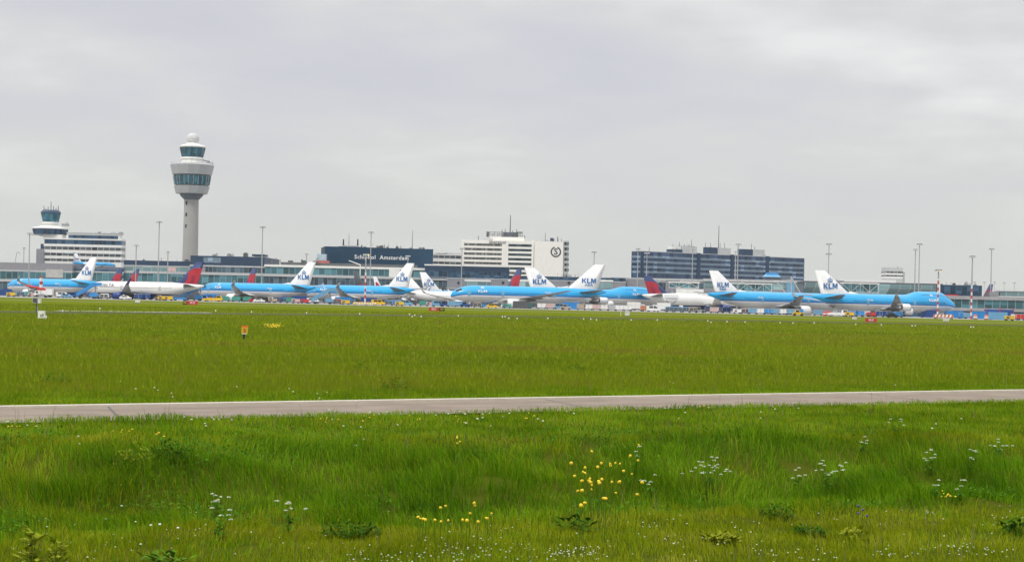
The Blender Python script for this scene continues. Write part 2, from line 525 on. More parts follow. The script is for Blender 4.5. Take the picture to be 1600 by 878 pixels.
# near lawn + bank + mown verge
X, Y = scatter(330000, 25, 90, 1.75)
keep = offroad(X, Y, .1, .45) & (Y < ROADF(X) + 8); X, Y = X[keep], Y[keep]
t = bank_t(X, Y)
gap = (bank_t(X, Y) < .95) & (vnoise(X, Y, .55, 12) < .19) & (vnoise(X, Y, 3.2, 13) > .38); X, Y = X[~gap], Y[~gap]; t = bank_t(X, Y)
c1 = vnoise(X, Y, 1.9, 1); c2 = vnoise(X, Y, .8, 2); c3 = vnoise(X, Y, 6.5, 3)
tall = np.clip(1 - np.abs((t - .36) / .56) ** 3, 0, 1)          # tall lush growth on the bank
tall = np.where((t > -.2) & (t < .95), tall, 0) * np.clip(.55 + .75 * c3 + .4 * (c1 - .5), .25, 1.2)
H = .13 + .10 * c2 + tall * (.05 + .36 * c1 ** 2.2 + .24 * c2 ** 2)
H *= .7 + .6 * RNG.random(len(X))
tint = np.clip(RNG.random(len(X)) * .72 + .55 * (vnoise(X, Y, 1.1, 5) - .42) + .3 * (vnoise(X, Y, .4, 6) - .5) + .16 - .21 * tall, 0, 1)
Wd = .008 + .010 * RNG.random(len(X)) ** 2 + .00018 * Y
ld = vnoise(X, Y, 3.0, 8) * 2 * np.pi
lush = (tall + .75 * (c3 - .5) + .6 * (vnoise(X, Y, 1.3, 9) - .5) + RNG.normal(0, .22, len(X))) > .30
verge = t >= .95
lush |= verge & (RNG.random(len(X)) < .62)
blades('tall_grass', X[lush], Y[lush], H[lush], Wd[lush], tint[lush], G_LUSH, 'tall lush green grass growing on the bank before the road', .55, ld[lush])
lw = ~lush
blades('lawn_grass', X[lw], Y[lw], H[lw] * .9, Wd[lw], tint[lw], G_LAWN, 'short olive green lawn grass at the foot of the bank', .5, ld[lw])

# broad leaved herbs woven into the bank growth
def leaf_cover(n, y0, y1, mask, hfun, size, stops, name, label):
    X, Y = scatter(n, y0, y1, 1.75)
    m_ = mask(X, Y); X, Y = X[m_], Y[m_]; n = len(X)
    Z = ground_z(X, Y) + hfun(X, Y) * RNG.random(n) ** .6
    L = size * (.5 + RNG.random(n)); a = RNG.random(n) * 2 * np.pi; p = RNG.normal(.1, .5, n)
    dx, dy, dz = np.cos(a) * np.cos(p) * L, np.sin(a) * np.cos(p) * L, np.sin(p) * L
    wx, wy = -np.sin(a) * L * .28, np.cos(a) * L * .28
    v = np.zeros((n, 4, 3), np.float32)
    v[:, 0] = np.stack([X, Y, Z], -1)
    v[:, 1] = np.stack([X + dx * .5 + wx, Y + dy * .5 + wy, Z + dz * .6], -1)
    v[:, 2] = np.stack([X + dx, Y + dy, Z + dz], -1)
    v[:, 3] = np.stack([X + dx * .5 - wx, Y + dy * .5 - wy, Z + dz * .6], -1)
    me = bpy.data.meshes.new(name)
    me.vertices.add(n * 4); me.vertices.foreach_set('co', v.reshape(-1))
    me.loops.add(n * 4); me.loops.foreach_set('vertex_index', np.arange(n * 4, dtype=np.int32))
    me.polygons.add(n); me.polygons.foreach_set('loop_start', np.arange(n, dtype=np.int32) * 4)
    me.polygons.foreach_set('loop_total', np.full(n, 4, np.int32)); me.update(calc_edges=True)
    me.attributes.new('tint', 'FLOAT', 'POINT').data.foreach_set('value', np.repeat(RNG.random(n).astype(np.float32), 4))
    me.materials.append(grass_mat(name + '_leaf', stops, .3))
    o = bpy.data.objects.new(name, me); COL.objects.link(o)
    tag(o, label, None, None, 'stuff')
leaf_cover(120000, 28, 62, lambda X, Y: (bank_t(X, Y) > -.15) & (bank_t(X, Y) < .95) & (vnoise(X, Y, 2.1, 41) + .35 * vnoise(X, Y, .5, 42) > .80 + .006 * X),
    lambda X, Y: .08 + .42 * vnoise(X, Y, 1.2, 43), .085, [(.1, (.025, .085, .003)), (.5, (.065, .19, .006)), (.9, (.15, .32, .02))], 'bank_herbs', 'broad leaved dark green herbs among the tall bank grass')
leaf_cover(26000, 25, 60, lambda X, Y: (bank_t(X, Y) < .1) & (vnoise(X, Y, 1.1, 45) > .62),
    lambda X, Y: .05 + 0 * X, .05, [(.1, (.05, .11, .003)), (.5, (.11, .20, .006)), (.9, (.22, .30, .02))], 'clover', 'low clover leaves in the lawn at the foot of the bank')

# airfield meadow beyond the road, thinning in the distance
X, Y = scatter(210000, 56, 420, 2.35, 8)
keep = (Y > ROADF(X) + .55) & ~((Y > np.interp(X, [-200, -75, 0, 90, 240], [106, 266, 364, 406, 460])) & (Y < np.interp(X, [-200, -80, 0, 102, 240], [137, 292, 396, 442, 502]))); X, Y = X[keep], Y[keep]
c = vnoise(X, Y, 9, 21); c2 = vnoise(X, Y, 28, 22)
edge = np.clip((Y - ROADF(X)) / 5, .35, 1)
c3 = vnoise(X * .35, Y, 17, 23); dry = np.clip((vnoise(X * .22, Y, 11, 26) + .5 * vnoise(X * .5, Y, 3, 27) - .86) * 4.5, 0, 1)
H = (.13 + .13 * c + .12 * RNG.random(len(X))) * edge
tint = np.clip(RNG.random(len(X)) * .6 + .6 * (c2 - .45) + .55 * (c3 - .5) + .4 * (vnoise(X, Y, 2.6, 24) - .5) + .15 + .48 * dry, 0, 1)
blades('field_grass', X, Y, H, .014 + .00028 * Y, tint, G_FIELD, 'olive green meadow grass between road and taxiway', .3)
# sparse seed stalks in front of the road and in the field
X, Y = scatter(2600, 30, 150, 1.9)
keep = offroad(X, Y, .0, .5) & (vnoise(X, Y, 4, 31) > .45); X, Y = X[keep], Y[keep]
blades('seed_stalks', X, Y, .35 + .35 * RNG.random(len(X)), .007 + .00012 * Y, RNG.random(len(X)), G_DRY, 'thin dry seed stalks standing above the grass', .25)
# ------------------------------------------------------------------ airliners
# local axes: +X to the nose, +Y to port, +Z up, origin on the apron under mid-length
def livery_blue(name, R_, zc, xn, white_nose=False):
    """bright blue upper hull, dark line, white line, grey belly"""
    m, nt, p = nt_new(name)
    sep = nt.nodes.new('ShaderNodeSeparateXYZ'); nt.links.new(OBJCO(nt), sep.inputs[0])
    drop = MATH(nt, 'MULTIPLY', MATH(nt, 'POWER', MATH(nt, 'MAXIMUM', MATH(nt, 'DIVIDE', MATH(nt, 'SUBTRACT', sep.outputs[0], xn - 2.0 * R_), 2.0 * R_), 0), 2), R_ * .35)
    zr = MATH(nt, 'DIVIDE', MATH(nt, 'SUBTRACT', MATH(nt, 'ADD', sep.outputs[2], drop), zc), R_)
    n = NOISE(nt, OBJCO(nt), .5, 3)
    blue = RAMP(nt, n, [(.3, (.002, .34, .68)), (.7, (.004, .38, .74))])
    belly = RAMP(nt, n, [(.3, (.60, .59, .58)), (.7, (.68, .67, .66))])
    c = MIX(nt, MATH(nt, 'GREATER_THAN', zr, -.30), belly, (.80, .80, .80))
    c = MIX(nt, MATH(nt, 'GREATER_THAN', zr, -.16), c, (.012, .10, .40))
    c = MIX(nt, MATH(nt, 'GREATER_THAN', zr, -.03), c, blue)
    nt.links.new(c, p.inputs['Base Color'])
    p.inputs['Roughness'].default_value = .3; p.inputs['Coat Weight'].default_value = .3
    return m
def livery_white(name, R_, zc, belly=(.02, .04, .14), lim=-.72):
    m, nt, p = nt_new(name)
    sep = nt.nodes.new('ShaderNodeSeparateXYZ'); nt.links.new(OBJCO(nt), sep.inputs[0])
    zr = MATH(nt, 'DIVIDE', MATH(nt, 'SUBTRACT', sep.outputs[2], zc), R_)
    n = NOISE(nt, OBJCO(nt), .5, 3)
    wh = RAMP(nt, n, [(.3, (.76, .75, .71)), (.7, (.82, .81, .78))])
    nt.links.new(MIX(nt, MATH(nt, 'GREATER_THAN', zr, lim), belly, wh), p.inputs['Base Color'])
    p.inputs['Roughness'].default_value = .3; p.inputs['Coat Weight'].default_value = .3
    return m

WINGG = mat('wing_grey', (.30, .30, .305), .4)
WINGW = mat('wing_white', (.72, .71, .69), .4, var=.05)
TAILG = mat('tailplane_grey', (.17, .17, .18), .4)
HULLW = mat('hull_white', (.80, .80, .79), .3, var=.04)
ENGW = mat('engine_white', (.76, .76, .75), .3, var=.04)
ENGB = mat('engine_navy', (.018, .05, .22), .3)
METAL = mat('bare_metal', (.55, .55, .56), .28, .9)
FAN = mat('engine_fan', (.05, .05, .06), .4, .5)
KBLUE = mat('lettering_blue', (.010, .16, .46), .4)
TWHITE = mat('lettering_white', (.82, .82, .82), .4)
TNAVY = mat('lettering_navy', (.10, .11, .17), .4)
DNAVY = mat('fin_navy', (.014, .035, .14), .35)
DRED = mat('fin_red', (.46, .02, .04), .35)
DRED2 = mat('fin_dark_red', (.30, .012, .05), .35)
CHAR = mat('fin_charcoal', (.03, .045, .06), .35)
HBLUE = mat('hull_blue', (.014, .33, .73), .3, var=.05)

TYPES = {  # L, R, zc, half span, sweep back, fin tip z, root chord, engines (y, forward shift)
    'A333': dict(L=63.7, R=3.08, zc=4.9, hs=29.0, sw=20.5, ft=17.3, cr=11.0, fr=11.3, eng=(9.4,), er=1.65, el=6.0, wl=2.6, wx=.43),
    'A332': dict(L=58.8, R=3.08, zc=4.9, hs=29.0, sw=20.5, ft=17.6, cr=11.0, fr=11.3, eng=(9.4,), er=1.65, el=6.0, wl=2.6, wx=.44),
    'B77W': dict(L=73.9, R=3.38, zc=5.5, hs=32.0, sw=24.5, ft=16.7, cr=13.5, fr=12.6, eng=(9.9,), er=1.95, el=7.2, wl=0, wx=.47),
    'B772': dict(L=63.7, R=3.38, zc=5.5, hs=30.5, sw=23.0, ft=18.6, cr=13.5, fr=12.6, eng=(9.9,), er=1.95, el=7.2, wl=0, wx=.42),
    'B744': dict(L=70.6, R=3.5, zc=5.4, hs=31.5, sw=28.5, ft=17.5, cr=14.5, fr=14.0, eng=(11.9, 20.8), er=1.4, el=5.6, wl=1.9, wx=.47),
    'B763': dict(L=54.9, R=2.75, zc=4.5, hs=24.0, sw=17.5, ft=15.9, cr=9.5, fr=9.6, eng=(7.9,), er=1.4, el=5.6, wl=3.3, wx=.385),
    'B752': dict(L=47.3, R=2.1, zc=4.2, hs=19.0, sw=13.5, ft=13.6, cr=7.8, fr=8.0, eng=(6.5,), er=1.2, el=5.0, wl=2.4, wx=.43),
    'F70': dict(L=30.9, R=1.65, zc=2.6, hs=14.0, sw=4.6, ft=8.6, cr=4.6, fr=5.0, eng=(), er=.8, el=4.6, wl=0, wx=.52),
}

TYPES['A33W'] = dict(TYPES['A333'], ft=15.2, fr=10.5)

def hull_fn(T, kind):
    L, R0, zc = T['L'], T['R'], T['zc']
    xn, xt = L / 2, -L / 2
    ln, lt = 2.9 * R0, 6.4 * R0
    def sec(x):
        """top z, bottom z, half width at station x"""
        d = xn - x; e = x - xt
        r = 1.0; dz = 0.0
        top, bot, w = R0, -R0, R0
        if d < ln:
            s = max(d / ln, 0.0)
            q = math.sqrt(max(0, 1 - (1 - s) ** 2.2))
            w = R0 * q
            bot = -R0 * (.28 + .72 * q) if s > 0 else -R0 * .28
            top = -R0 * .28 + R0 * 1.28 * (math.sqrt(max(0, 1 - (1 - s) ** 1.75)))
            bot = -R0 * .28 - R0 * .72 * q
        if e < lt:
            s = max(e / lt, 0.0)
            q = 1 - (1 - s) ** 1.55
            w = R0 * (.10 + .90 * q)
            top = R0 * (1 - .30 * (1 - s) ** 2)
            bot = R0 * .46 - R0 * 1.46 * q
        if kind == 'B744':
            u = d / L
            def ss(t): t = min(max(t, 0), 1); return t * t * (3 - 2 * t)
            h = ss((u - .012) / .10) * (1 - ss((u - .27) / .10))
            top = top + 1.5 * h
        return zc + top, zc + bot, w
    return sec, xn, xt, ln, lt

def hull_pt(sec, x, a, off=0.0, hump=False):
    """point on the hull at angle a (0 = port side, 90 deg = top)"""
    zt, zb, w = sec(x)
    zm = (zt + zb) / 2
    c, s_ = math.cos(a), math.sin(a)
    if hump and s_ > 0:
        zm2 = zb + w
        if zt - zm2 > w * 1.02:         # taller, narrower upper lobe
            hh = zt - zm2
            return (x, c * w * (1 - .16 * s_ * s_) + math.copysign(off, c), zm2 + s_ * hh + off * s_)
    return (x, c * (w + off), zm + s_ * ((zt - zb) / 2 + off))

def airfoil(c0, le, y, z, th, horizontal=True):
    """closed section of 8 points; le = x of the leading edge, chord c0 backwards"""
    xs = [0, .12, .38, .72, 1, .72, .38, .12]
    ts = [0, .75, 1, .55, .02, -.4, -.75, -.6]
    if horizontal: return [(le - c0 * a, y, z + th * c0 * b * .5) for a, b in zip(xs, ts)]
    ts = [0, .75, 1, .6, .03, -.6, -1, -.75]
    return [(le - c0 * a, y + th * c0 * b * .5, z) for a, b in zip(xs, ts)]

def patch(b, sec, x0, x1, a0, a1, off, nx=3, na=3, hump=False, mi=0):
    pts = [[hull_pt(sec, x0 + (x1 - x0) * i / nx, a0 + (a1 - a0) * j / na, off, hump) for j in range(na + 1)] for i in range(nx + 1)]
    vs = [p for r in pts for p in r]
    fs = [(i * (na + 1) + j, i * (na + 1) + j + 1, (i + 1) * (na + 1) + j + 1, (i + 1) * (na + 1) + j) for i in range(nx) for j in range(na)]
    b.add(vs, fs, mi, True)

def crown(name, size, m, parent, M):
    b = MB(); s = size
    b.box(-.5 * s, .5 * s, -.0, .16 * s, 0, .03)
    for k in range(5):
        x = (k - 2) * .22 * s; h = (.42 + .10 * (2 - abs(k - 2))) * s
        b.add([(x - .05 * s, .2 * s, 0), (x + .05 * s, .2 * s, 0), (x * 1.15 + .05 * s, h, 0), (x * 1.15 - .05 * s, h, 0)], [(0, 1, 2, 3)])
        cx, cy, r = x * 1.15, h + .06 * s, .10 * s
        b.add([(cx + r * math.cos(q * math.pi / 4), cy + r * math.sin(q * math.pi / 4), 0) for q in range(8)], [tuple(range(8))])
    b.box(-.035 * s, .035 * s, .68 * s, .95 * s, 0, .03); b.box(-.11 * s, .11 * s, .80 * s, .86 * s, 0, .03)
    o = b.build(name, m, parent); o.matrix_local = M
    return o

def block_letters(parent, c, side, h):
    b = MB()
    K = [(0, 0, .26, 1)]; q = lambda pts: b.add([(x - 1.475, y - .5, 0) for x, y in pts], [tuple(range(len(pts)))])
    q([(0, 0), (.26, 0), (.26, 1), (0, 1)]); q([(.26, .36), (.42, .53), (.26, .62)]); q([(.26, .45), (.44, .42), (.93, 1), (.61, 1)]); q([(.34, .52), (.64, 0), (.96, 0), (.54, .6)])
    q([(1.06, 0), (1.32, 0), (1.32, 1), (1.06, 1)]); q([(1.32, 0), (1.80, 0), (1.80, .22), (1.32, .22)])
    q([(1.90, 0), (2.13, 0), (2.13, 1), (1.90, 1)]); q([(2.72, 0), (2.95, 0), (2.95, 1), (2.72, 1)]); q([(2.13, 1), (2.13, .62), (2.36, .08), (2.49, .08), (2.49, .36), (2.20, 1)]); q([(2.72, 1), (2.65, 1), (2.36, .36), (2.36, .08), (2.49, .08), (2.72, .62)])
    o = b.build('lettering', KBLUE, parent)
    o.matrix_local = frame(c, (-side, 0, 0), (0, 0, 1)) @ Matrix.Diagonal((h, h, h, 1))
    return o

def window_band_mat(name, gap):
    if name in MATS: return MATS[name]
    m, nt, p = nt_new(name)
    sep = nt.nodes.new('ShaderNodeSeparateXYZ'); nt.links.new(OBJCO(nt), sep.inputs[0])
    f = MATH(nt, 'LESS_THAN', MATH(nt, 'FRACT', MATH(nt, 'DIVIDE', sep.outputs[0], .55)), .45)
    nt.links.new(MIX(nt, f, gap, (.02, .03, .05)), p.inputs['Base Color']); p.inputs['Roughness'].default_value = .25
    MATS[name] = m
    return m

def airliner(kind, livery, label, pn, pt, Yc, away=1, group='airliners parked at the terminal', z0=0.0, fin_text='KLM', sub=None, cat='airliner', detail=True, wing=None, name='airliner', eng_mat=None, title=True):
    T = TYPES[kind]
    L, R0, zc = T['L'], T['R'], T['zc']
    left = pn < pt
    def fit(psi):
        phi = (math.pi - psi if left else psi) if away > 0 else (math.pi + psi if left else -psi)
        fx, fy = math.cos(phi), math.sin(phi)
        X = W((pn + pt) / 2, 460, Yc)[0]
        for _ in range(6):
            a = proj(X + fx * L / 2, Yc + fy * L / 2, z0 + zc)[0]
            b = proj(X - fx * L / 2, Yc - fy * L / 2, z0 + zc)[0]
            X += ((pn + pt) / 2 - (a + b) / 2) * Yc / F
        return abs(a - b), X, phi
    lo, hi = 0.0, R(85)
    for _ in range(30):
        mid = (lo + hi) / 2
        if fit(mid)[0] > abs(pn - pt): lo = mid
        else: hi = mid
    psi = (lo + hi) / 2
    _, X, phi = fit(psi)
    print('%-8s psi %.0f' % (kind, math.degrees(psi)), round(X), Yc)
    root = thing(name, label, cat, (X, Yc, z0), phi, group)
    sec, xn, xt, ln, lt = hull_fn(T, kind)
    hump = kind == 'B744'
    # fuselage
    st = [xn - ln * (i / 12) ** 1.6 for i in range(13)]
    st = [x - (.03 if i == 0 else 0) for i, x in enumerate(st)]
    nb = 14
    x_a, x_b = st[-1], xt + lt
    st += [x_a + (x_b - x_a) * i / nb for i in range(1, nb + 1)]
    st += [x_b + (xt - x_b) * i / 9 for i in range(1, 10)]
    nr = 28
    rings = [[hull_pt(sec, x, 2 * math.pi * k / nr, 0, hump) for k in range(nr)] for x in st]
    if livery == 'blue': hm = livery_blue('blue_livery_' + kind, R0, zc, xn) if ('blue_livery_' + kind) not in bpy.data.materials else bpy.data.materials['blue_livery_' + kind]
    elif livery == 'navy': hm = bpy.data.materials.get('white_navy_' + kind) or livery_white('white_navy_' + kind, R0, zc)
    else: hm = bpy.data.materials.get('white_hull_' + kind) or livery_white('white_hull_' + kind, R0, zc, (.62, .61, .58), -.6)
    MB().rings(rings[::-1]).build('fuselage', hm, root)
    # belly fairing
    wx = xn - T['wx'] * L                                 # wing root mid chord
    b = MB()
    fr = []
    for i in range(9):
        s = i / 8; x = wx + T['cr'] * (.85 - 1.7 * s); q = math.sin(math.pi * min(max(s, .02), .98)) ** .5
        fr.append([(x, math.cos(2 * math.pi * k / 16) * R0 * .98 * q, zc - R0 * .62 + math.sin(2 * math.pi * k / 16) * R0 * .58 * q) for k in range(16)])
    b.rings(fr[::-1]).build('belly_fairing', HULLW if livery != 'navy' else DNAVY, root)
    wing = wing or WINGG
    zr = zc - R0 * .55
    di = math.tan(R(7.2))
    for sd in (1, -1):
        hs, sw, cr = T['hs'], T['sw'], T['cr']
        def at(s):          # s 0..1 along the half span: leading edge x, chord, y, z
            y = R0 * .5 + (hs - R0 * .5) * s
            le = wx + cr * .5 - sw * s
            ch = cr * (1 - s * 1.55) + 0 if s < .33 else cr * .4885 + (cr * .17 - cr * .4885) * (s - .33) / .67
            ch = max(ch, cr * .16)
            return le, ch, y, zr + y * di - 1.1 + (1.0 * s * s)
        secs = []
        for s in (0, .16, .33, .55, .78, .93, 1):
            le, ch, y, z = at(s)
            secs.append(airfoil(ch, le, sd * y, z, .12 - .04 * s))
        w = MB().rings(secs if sd > 0 else secs[::-1]).build('wing', wing, root)
        le, ch, y, z = at(1)
        if T['wl']:
            h = T['wl'] * .8
            wl = MB().rings([airfoil(ch, le, sd * y, z, .09), airfoil(ch * .7, le - h * .55, sd * (y + h * .22), z + h * .5, .08), airfoil(ch * .42, le - h * 1.05, sd * (y + h * .34), z + h, .08)][::(1 if sd > 0 else -1)])
            wl.build('winglet', DNAVY if livery == 'navy' else (wing if livery != 'blue' else WINGG), w)
        # flap track fairings
        for s in (.2, .42, .62):
            le, ch, y, z = at(s)
            MB().lathe_x([(le - ch * .55, .05), (le - ch * .7, .32), (le - ch * .95, .3), (le - ch * 1.18, .05)], (sd * y, z - .35), 8).build('flap_fairing', wing, w)
        for ey in T['eng']:
            s = (ey - R0 * .5) / (T['hs'] - R0 * .5)
            le, ch, y, z = at(s)
            er, el = T['er'], T['el']
            x0 = le + el * .62; ez = z - er * 1.12
            em = eng_mat or (ENGB if livery == 'navy' else ENGW)
            e = MB().lathe_x([(x0 - .0, er * .86), (x0 + .12, er * .95), (x0 - .12 * el, er), (x0 - .45 * el, er * 1.0), (x0 - .72 * el, er * .84), (x0 - .70 * el, er * .62)][::-1], (sd * ey, ez), 24, 0, True, False, False).build('engine', em, root)
            MB().lathe_x([(x0 - .16 * el, er * .86), (x0 - .155 * el, .05)][::-1], (sd * ey, ez), 24, 0, True, False, True).build('fan', FAN, e)
            MB().lathe_x([(x0 - .16 * el, er * .86), (x0 + .03, er * .875), (x0 + .13, er * .94), (x0 - .02, er * .985)][::-1], (sd * ey, ez), 24, 0, True, False, False).build('intake_ring', METAL if livery != 'navy' else ENGB, e)
            MB().lathe_x([(x0 - .68 * el, er * .60), (x0 - .95 * el, er * .42), (x0 - 1.12 * el, er * .12)][::-1], (sd * ey, ez), 16).build('exhaust_cone', METAL, e)
            MB().prism([(x0 - el * .25, ez + er * .9), (x0 - el * .95, ez + er * .62), (le - ch * .55, z - .2), (le - ch * .05, z + .1)], sd * ey - .2, sd * ey + .2).build('pylon', em if livery == 'navy' else HULLW, e)
        # tailplane
        ttail = kind == 'F70'
        tz = T['ft'] - .35 if ttail else zc + R0 * .42
        tx = xt + (1.0 if ttail else T['fr'] * .95)
        tspan = hs * (.36 if not ttail else .36); tc_ = T['fr'] * (.62 if not ttail else .55)
        y0 = 0 if ttail else R0 * .25
        sc = [airfoil(tc_, tx, sd * y0, tz, .1), airfoil(tc_ * .36, tx - tspan * .62, sd * (y0 + tspan), tz + tspan * .11, .09)]
        MB().rings(sc if sd > 0 else sc[::-1]).build('tailplane', TAILG if not ttail else LBLUE, root)
    # fin
    frc, ft = T['fr'], T['ft']
    zf = zc + R0 * .86
    x_le, x_lt = xt + frc * 1.28, xt + frc * .46 - (1.0 if kind != 'F70' else -1.2)
    ctip = frc * .36
    x_lt = max(x_lt, xt + ctip * .55)
    if kind == 'F70': x_le, x_lt, ctip = xt + 6.5, xt + 3.2, 2.6
    FM = {'blue': HULLW, 'navy': DNAVY, 'white': HULLW}[livery]
    if sub == 'charcoal': FM = CHAR
    thk = .10
    f = MB().rings([airfoil(frc * 1.02, x_le + .0, 0, zf, thk, False), airfoil(frc * 1.0, x_le - .15, 0, zf + .15, thk, False), airfoil(ctip, x_lt, 0, ft, thk, False)]).build('tail_fin', FM, root)
    if kind not in ('F70',):       # dorsal fillet
        MB().rings([[(x_le + frc * .5, 0, zf + .05)] * 4, [(x_le - .4, .0, zf + frc * .085), (x_le - .7, .28, zf + .4), (x_le - .9, .0, zf - .1), (x_le - .7, -.28, zf + .4)]]).build('fin_fillet', HBLUE if livery == 'blue' and kind == 'F70' else FM, f)
    def fin_xy(u, v, side, off=.05):
        """u 0 leading edge .. 1 trailing edge, v 0 root .. 1 tip"""
        le = x_le + (x_lt - x_le) * v; ch = frc + (ctip - frc) * v
        prof = [0, .75, 1, .6, .03]; px_ = [0, .12, .38, .72, 1]
        t_ = np.interp(u, px_, prof) * thk * ch * .5
        return (le - ch * u, side * (t_ + off), zf + (ft - zf) * v)
    def fin_poly(name, poly, m, off=.05):
        for side in (1, -1):
            b = MB(); n = 6
            # poly: list of (v, u0, u1) spans from the bottom upwards
            vs, fs = [], []
            for v, u0, u1 in poly:
                for i in range(n + 1): vs.append(fin_xy(u0 + (u1 - u0) * i / n, v, side, off))
            for r in range(len(poly) - 1):
                for i in range(n):
                    a = r * (n + 1) + i
                    fs.append((a, a + 1, a + n + 2, a + n + 1))
            b.add(vs, fs); b.build(name, m, f)
    vmid = .36
    if livery == 'blue':
        hgt = (ft - zf)
        size = {'B744': 3.0, 'F70': 1.3}.get(kind, 2.6)
        for side in (1, -1):
            cx, cy, cz = fin_xy(.53, .34, side, .0)
            cy = side * (thk * frc * .5 * .78 + .05)
            if kind == 'F70':
                text('lettering', fin_text, size, KBLUE, f, frame((cx, cy, cz), (-side, 0, 0), (0, 0, 1)), bold=.02)
                continue
            block_letters(f, (cx, cy, cz), side, size * .76)
            if sub == 'ASIA':
                text('lettering', 'ASIA', size * .5, KBLUE, f, frame((cx, cy, cz - size * .68), (-side, 0, 0), (0, 0, 1)), bold=.012, sx=1.3)
            else:
                crown('crown_emblem', size * .72, KBLUE, f, frame((cx - .2, cy, cz + size * .5), (-side, 0, 0), (0, 0, 1)))
    elif livery == 'navy':
        fin_poly('red_emblem', [(.36, .26, 1), (.48, .12, 1), (.60, .14, 1), (.68, .30, 1), (.70, .40, 1)], DRED)
        fin_poly('red_emblem', [(.0, .60, .78), (.2, .60, .78), (.36, .52, .80)], DRED2)
        fin_poly('red_emblem', [(.0, .78, .98), (.2, .78, 1), (.36, .80, 1)], DRED); fin_poly('red_emblem', [(.0, .34, .60), (.2, .36, .60), (.36, .30, .52)], DRED)
    elif sub == 'charcoal':
        fin_poly('red_emblem', [(.0, .1, .75), (.14, .05, .8), (.27, .3, .6)], DRED)
    elif sub == 'red':
        fin_poly('red_emblem', [(.05, .3, 1), (.5, .2, 1), (.95, .3, 1)], DRED)
    elif sub == 'redfin':
        fin_poly('red_emblem', [(.1, .15, .9), (.4, .25, .85), (.62, .5, .8)], DRED)
    # fuselage marks
    if detail and title:
        def title_(body, x, zrel, size, m, **kw):
            for side in (1, -1):
                a = math.asin(zrel)
                o_ = hull_pt(sec, x, a, .14, hump)
                text('lettering', body, size, m, root, frame((o_[0], side * o_[1], o_[2]), (-side, 0, 0), (0, -side * math.sin(a), math.cos(a))), **kw)
        if livery == 'blue':
            title_('KLM', xn - L * .20, .30, 1.5, TWHITE, bold=.015, sx=1.3)
            a = math.asin(.62)
            for side in (1, -1):
                o_ = hull_pt(sec, xn - L * .20, a, .12, hump)
                crown('crown_emblem', 1.3, TWHITE, root, frame((o_[0], side * o_[1], o_[2]), (-side, 0, 0), (0, -side * math.sin(a), math.cos(a))))
            title_('PH-BQ' if kind[0] == 'B' else 'PH-AO', xt + lt * 1.12, .28, .9, TWHITE)
        elif livery == 'navy':
            title_('DELTA', xn - L * .205, .40, 1.9, TNAVY, spacing=1.15)
            for side in (1, -1):
                a = math.asin(.46); o_ = hull_pt(sec, xn - L * .105, a, .12)
                M_ = frame((o_[0], side * o_[1], o_[2]), (-side, 0, 0), (0, -side * math.sin(a), math.cos(a)))
                e = MB().add([(-.8, -.6, 0), (.8, -.6, 0), (0, .9, 0)], [(0, 1, 2)]).build('red_emblem', DRED, root); e.matrix_local = M_
        # cabin windows, doors
        cw = MB()
        arow = math.asin(.12)
        for q in (arow, math.pi - arow):
            patch(cw, sec, xn - L * .13, xt + lt * .75, q - .05, q + .05, .02, 40, 1, hump)
        if hump:
            for q in (R(47), math.pi - R(47)):
                patch(cw, sec, xn - L * .07, xn - L * .27, q - .035, q + .035, .02, 20, 1, True)
        cw.build('cabin_windows', window_band_mat('windows_in_blue', (.014, .33, .73)) if livery == 'blue' else window_band_mat('windows_in_white', (.78, .77, .74)), root)
        for fx_ in (.115, .33, .66, .86) if kind != 'F70' else (.14,):
            for q0 in (0, 1):
                x = xn - L * fx_; d_ = MB()
                lo_, hi_ = -R(14), R(22)
                if q0: lo_, hi_ = math.pi - hi_, math.pi - lo_
                patch(d_, sec, x + .55, x - .55, lo_, hi_, .035, 1, 4, hump)
                d_.build('door', LBLUE if livery == 'blue' else LGREY, root)
    # cockpit windows
    for side in (0, 1):
        b = MB()
        zlo, zhi = (R(30), R(62)) if not hump else (R(50), R(72))
        xa, xb = (xn - ln * .20, xn - ln * .44) if not hump else (xn - L * .045, xn - L * .075)
        l_, h_ = (zlo, zhi) if not side else (math.pi - zhi, math.pi - zlo)
        patch(b, sec, xa, xb, l_, h_, .03, 3, 3, hump)
        b.build('cockpit_window', GLASS, root)
    # landing gear
    if z0 == 0 or kind == 'F70':
        wr = .55 if kind != 'F70' else .4
        g = MB().tube((xn - L * .10, 0, wr), (xn - L * .10, 0, zc - R0 * .7), .16).build('nose_gear', LGREY, root)
        for sd in (1, -1):
            MB().tube((xn - L * .10, sd * .18, wr), (xn - L * .10, sd * .55, wr), wr, n=16).build('wheel', BLACK, g)
        MB().box(xn - L * .10 - 1.2, xn - L * .10 + 1.2, -.75, -.7, zc - R0 * 1.25, zc - R0 * .85).build('gear_door', HULLW, g)
        wr = .66 if kind != 'F70' else .45
        for sd in (1, -1):
            yy = R0 * 1.7
            xg = wx - T['cr'] * .22
            g = MB().tube((xg, sd * yy, wr), (xg, sd * yy * .9, zr + .3), .24).build('main_gear', LGREY, root)
            axles = (-.95, .95) if kind not in ('B77W', 'B772') else (-1.45, 0, 1.45)
            if kind == 'F70': axles = (0,)
            for ax in axles:
                for k in (-1, 1):
                    MB().tube((xg + ax, sd * yy + k * .35, wr), (xg + ax, sd * yy + k * .8, wr), wr, n=16).build('wheel', BLACK, g)
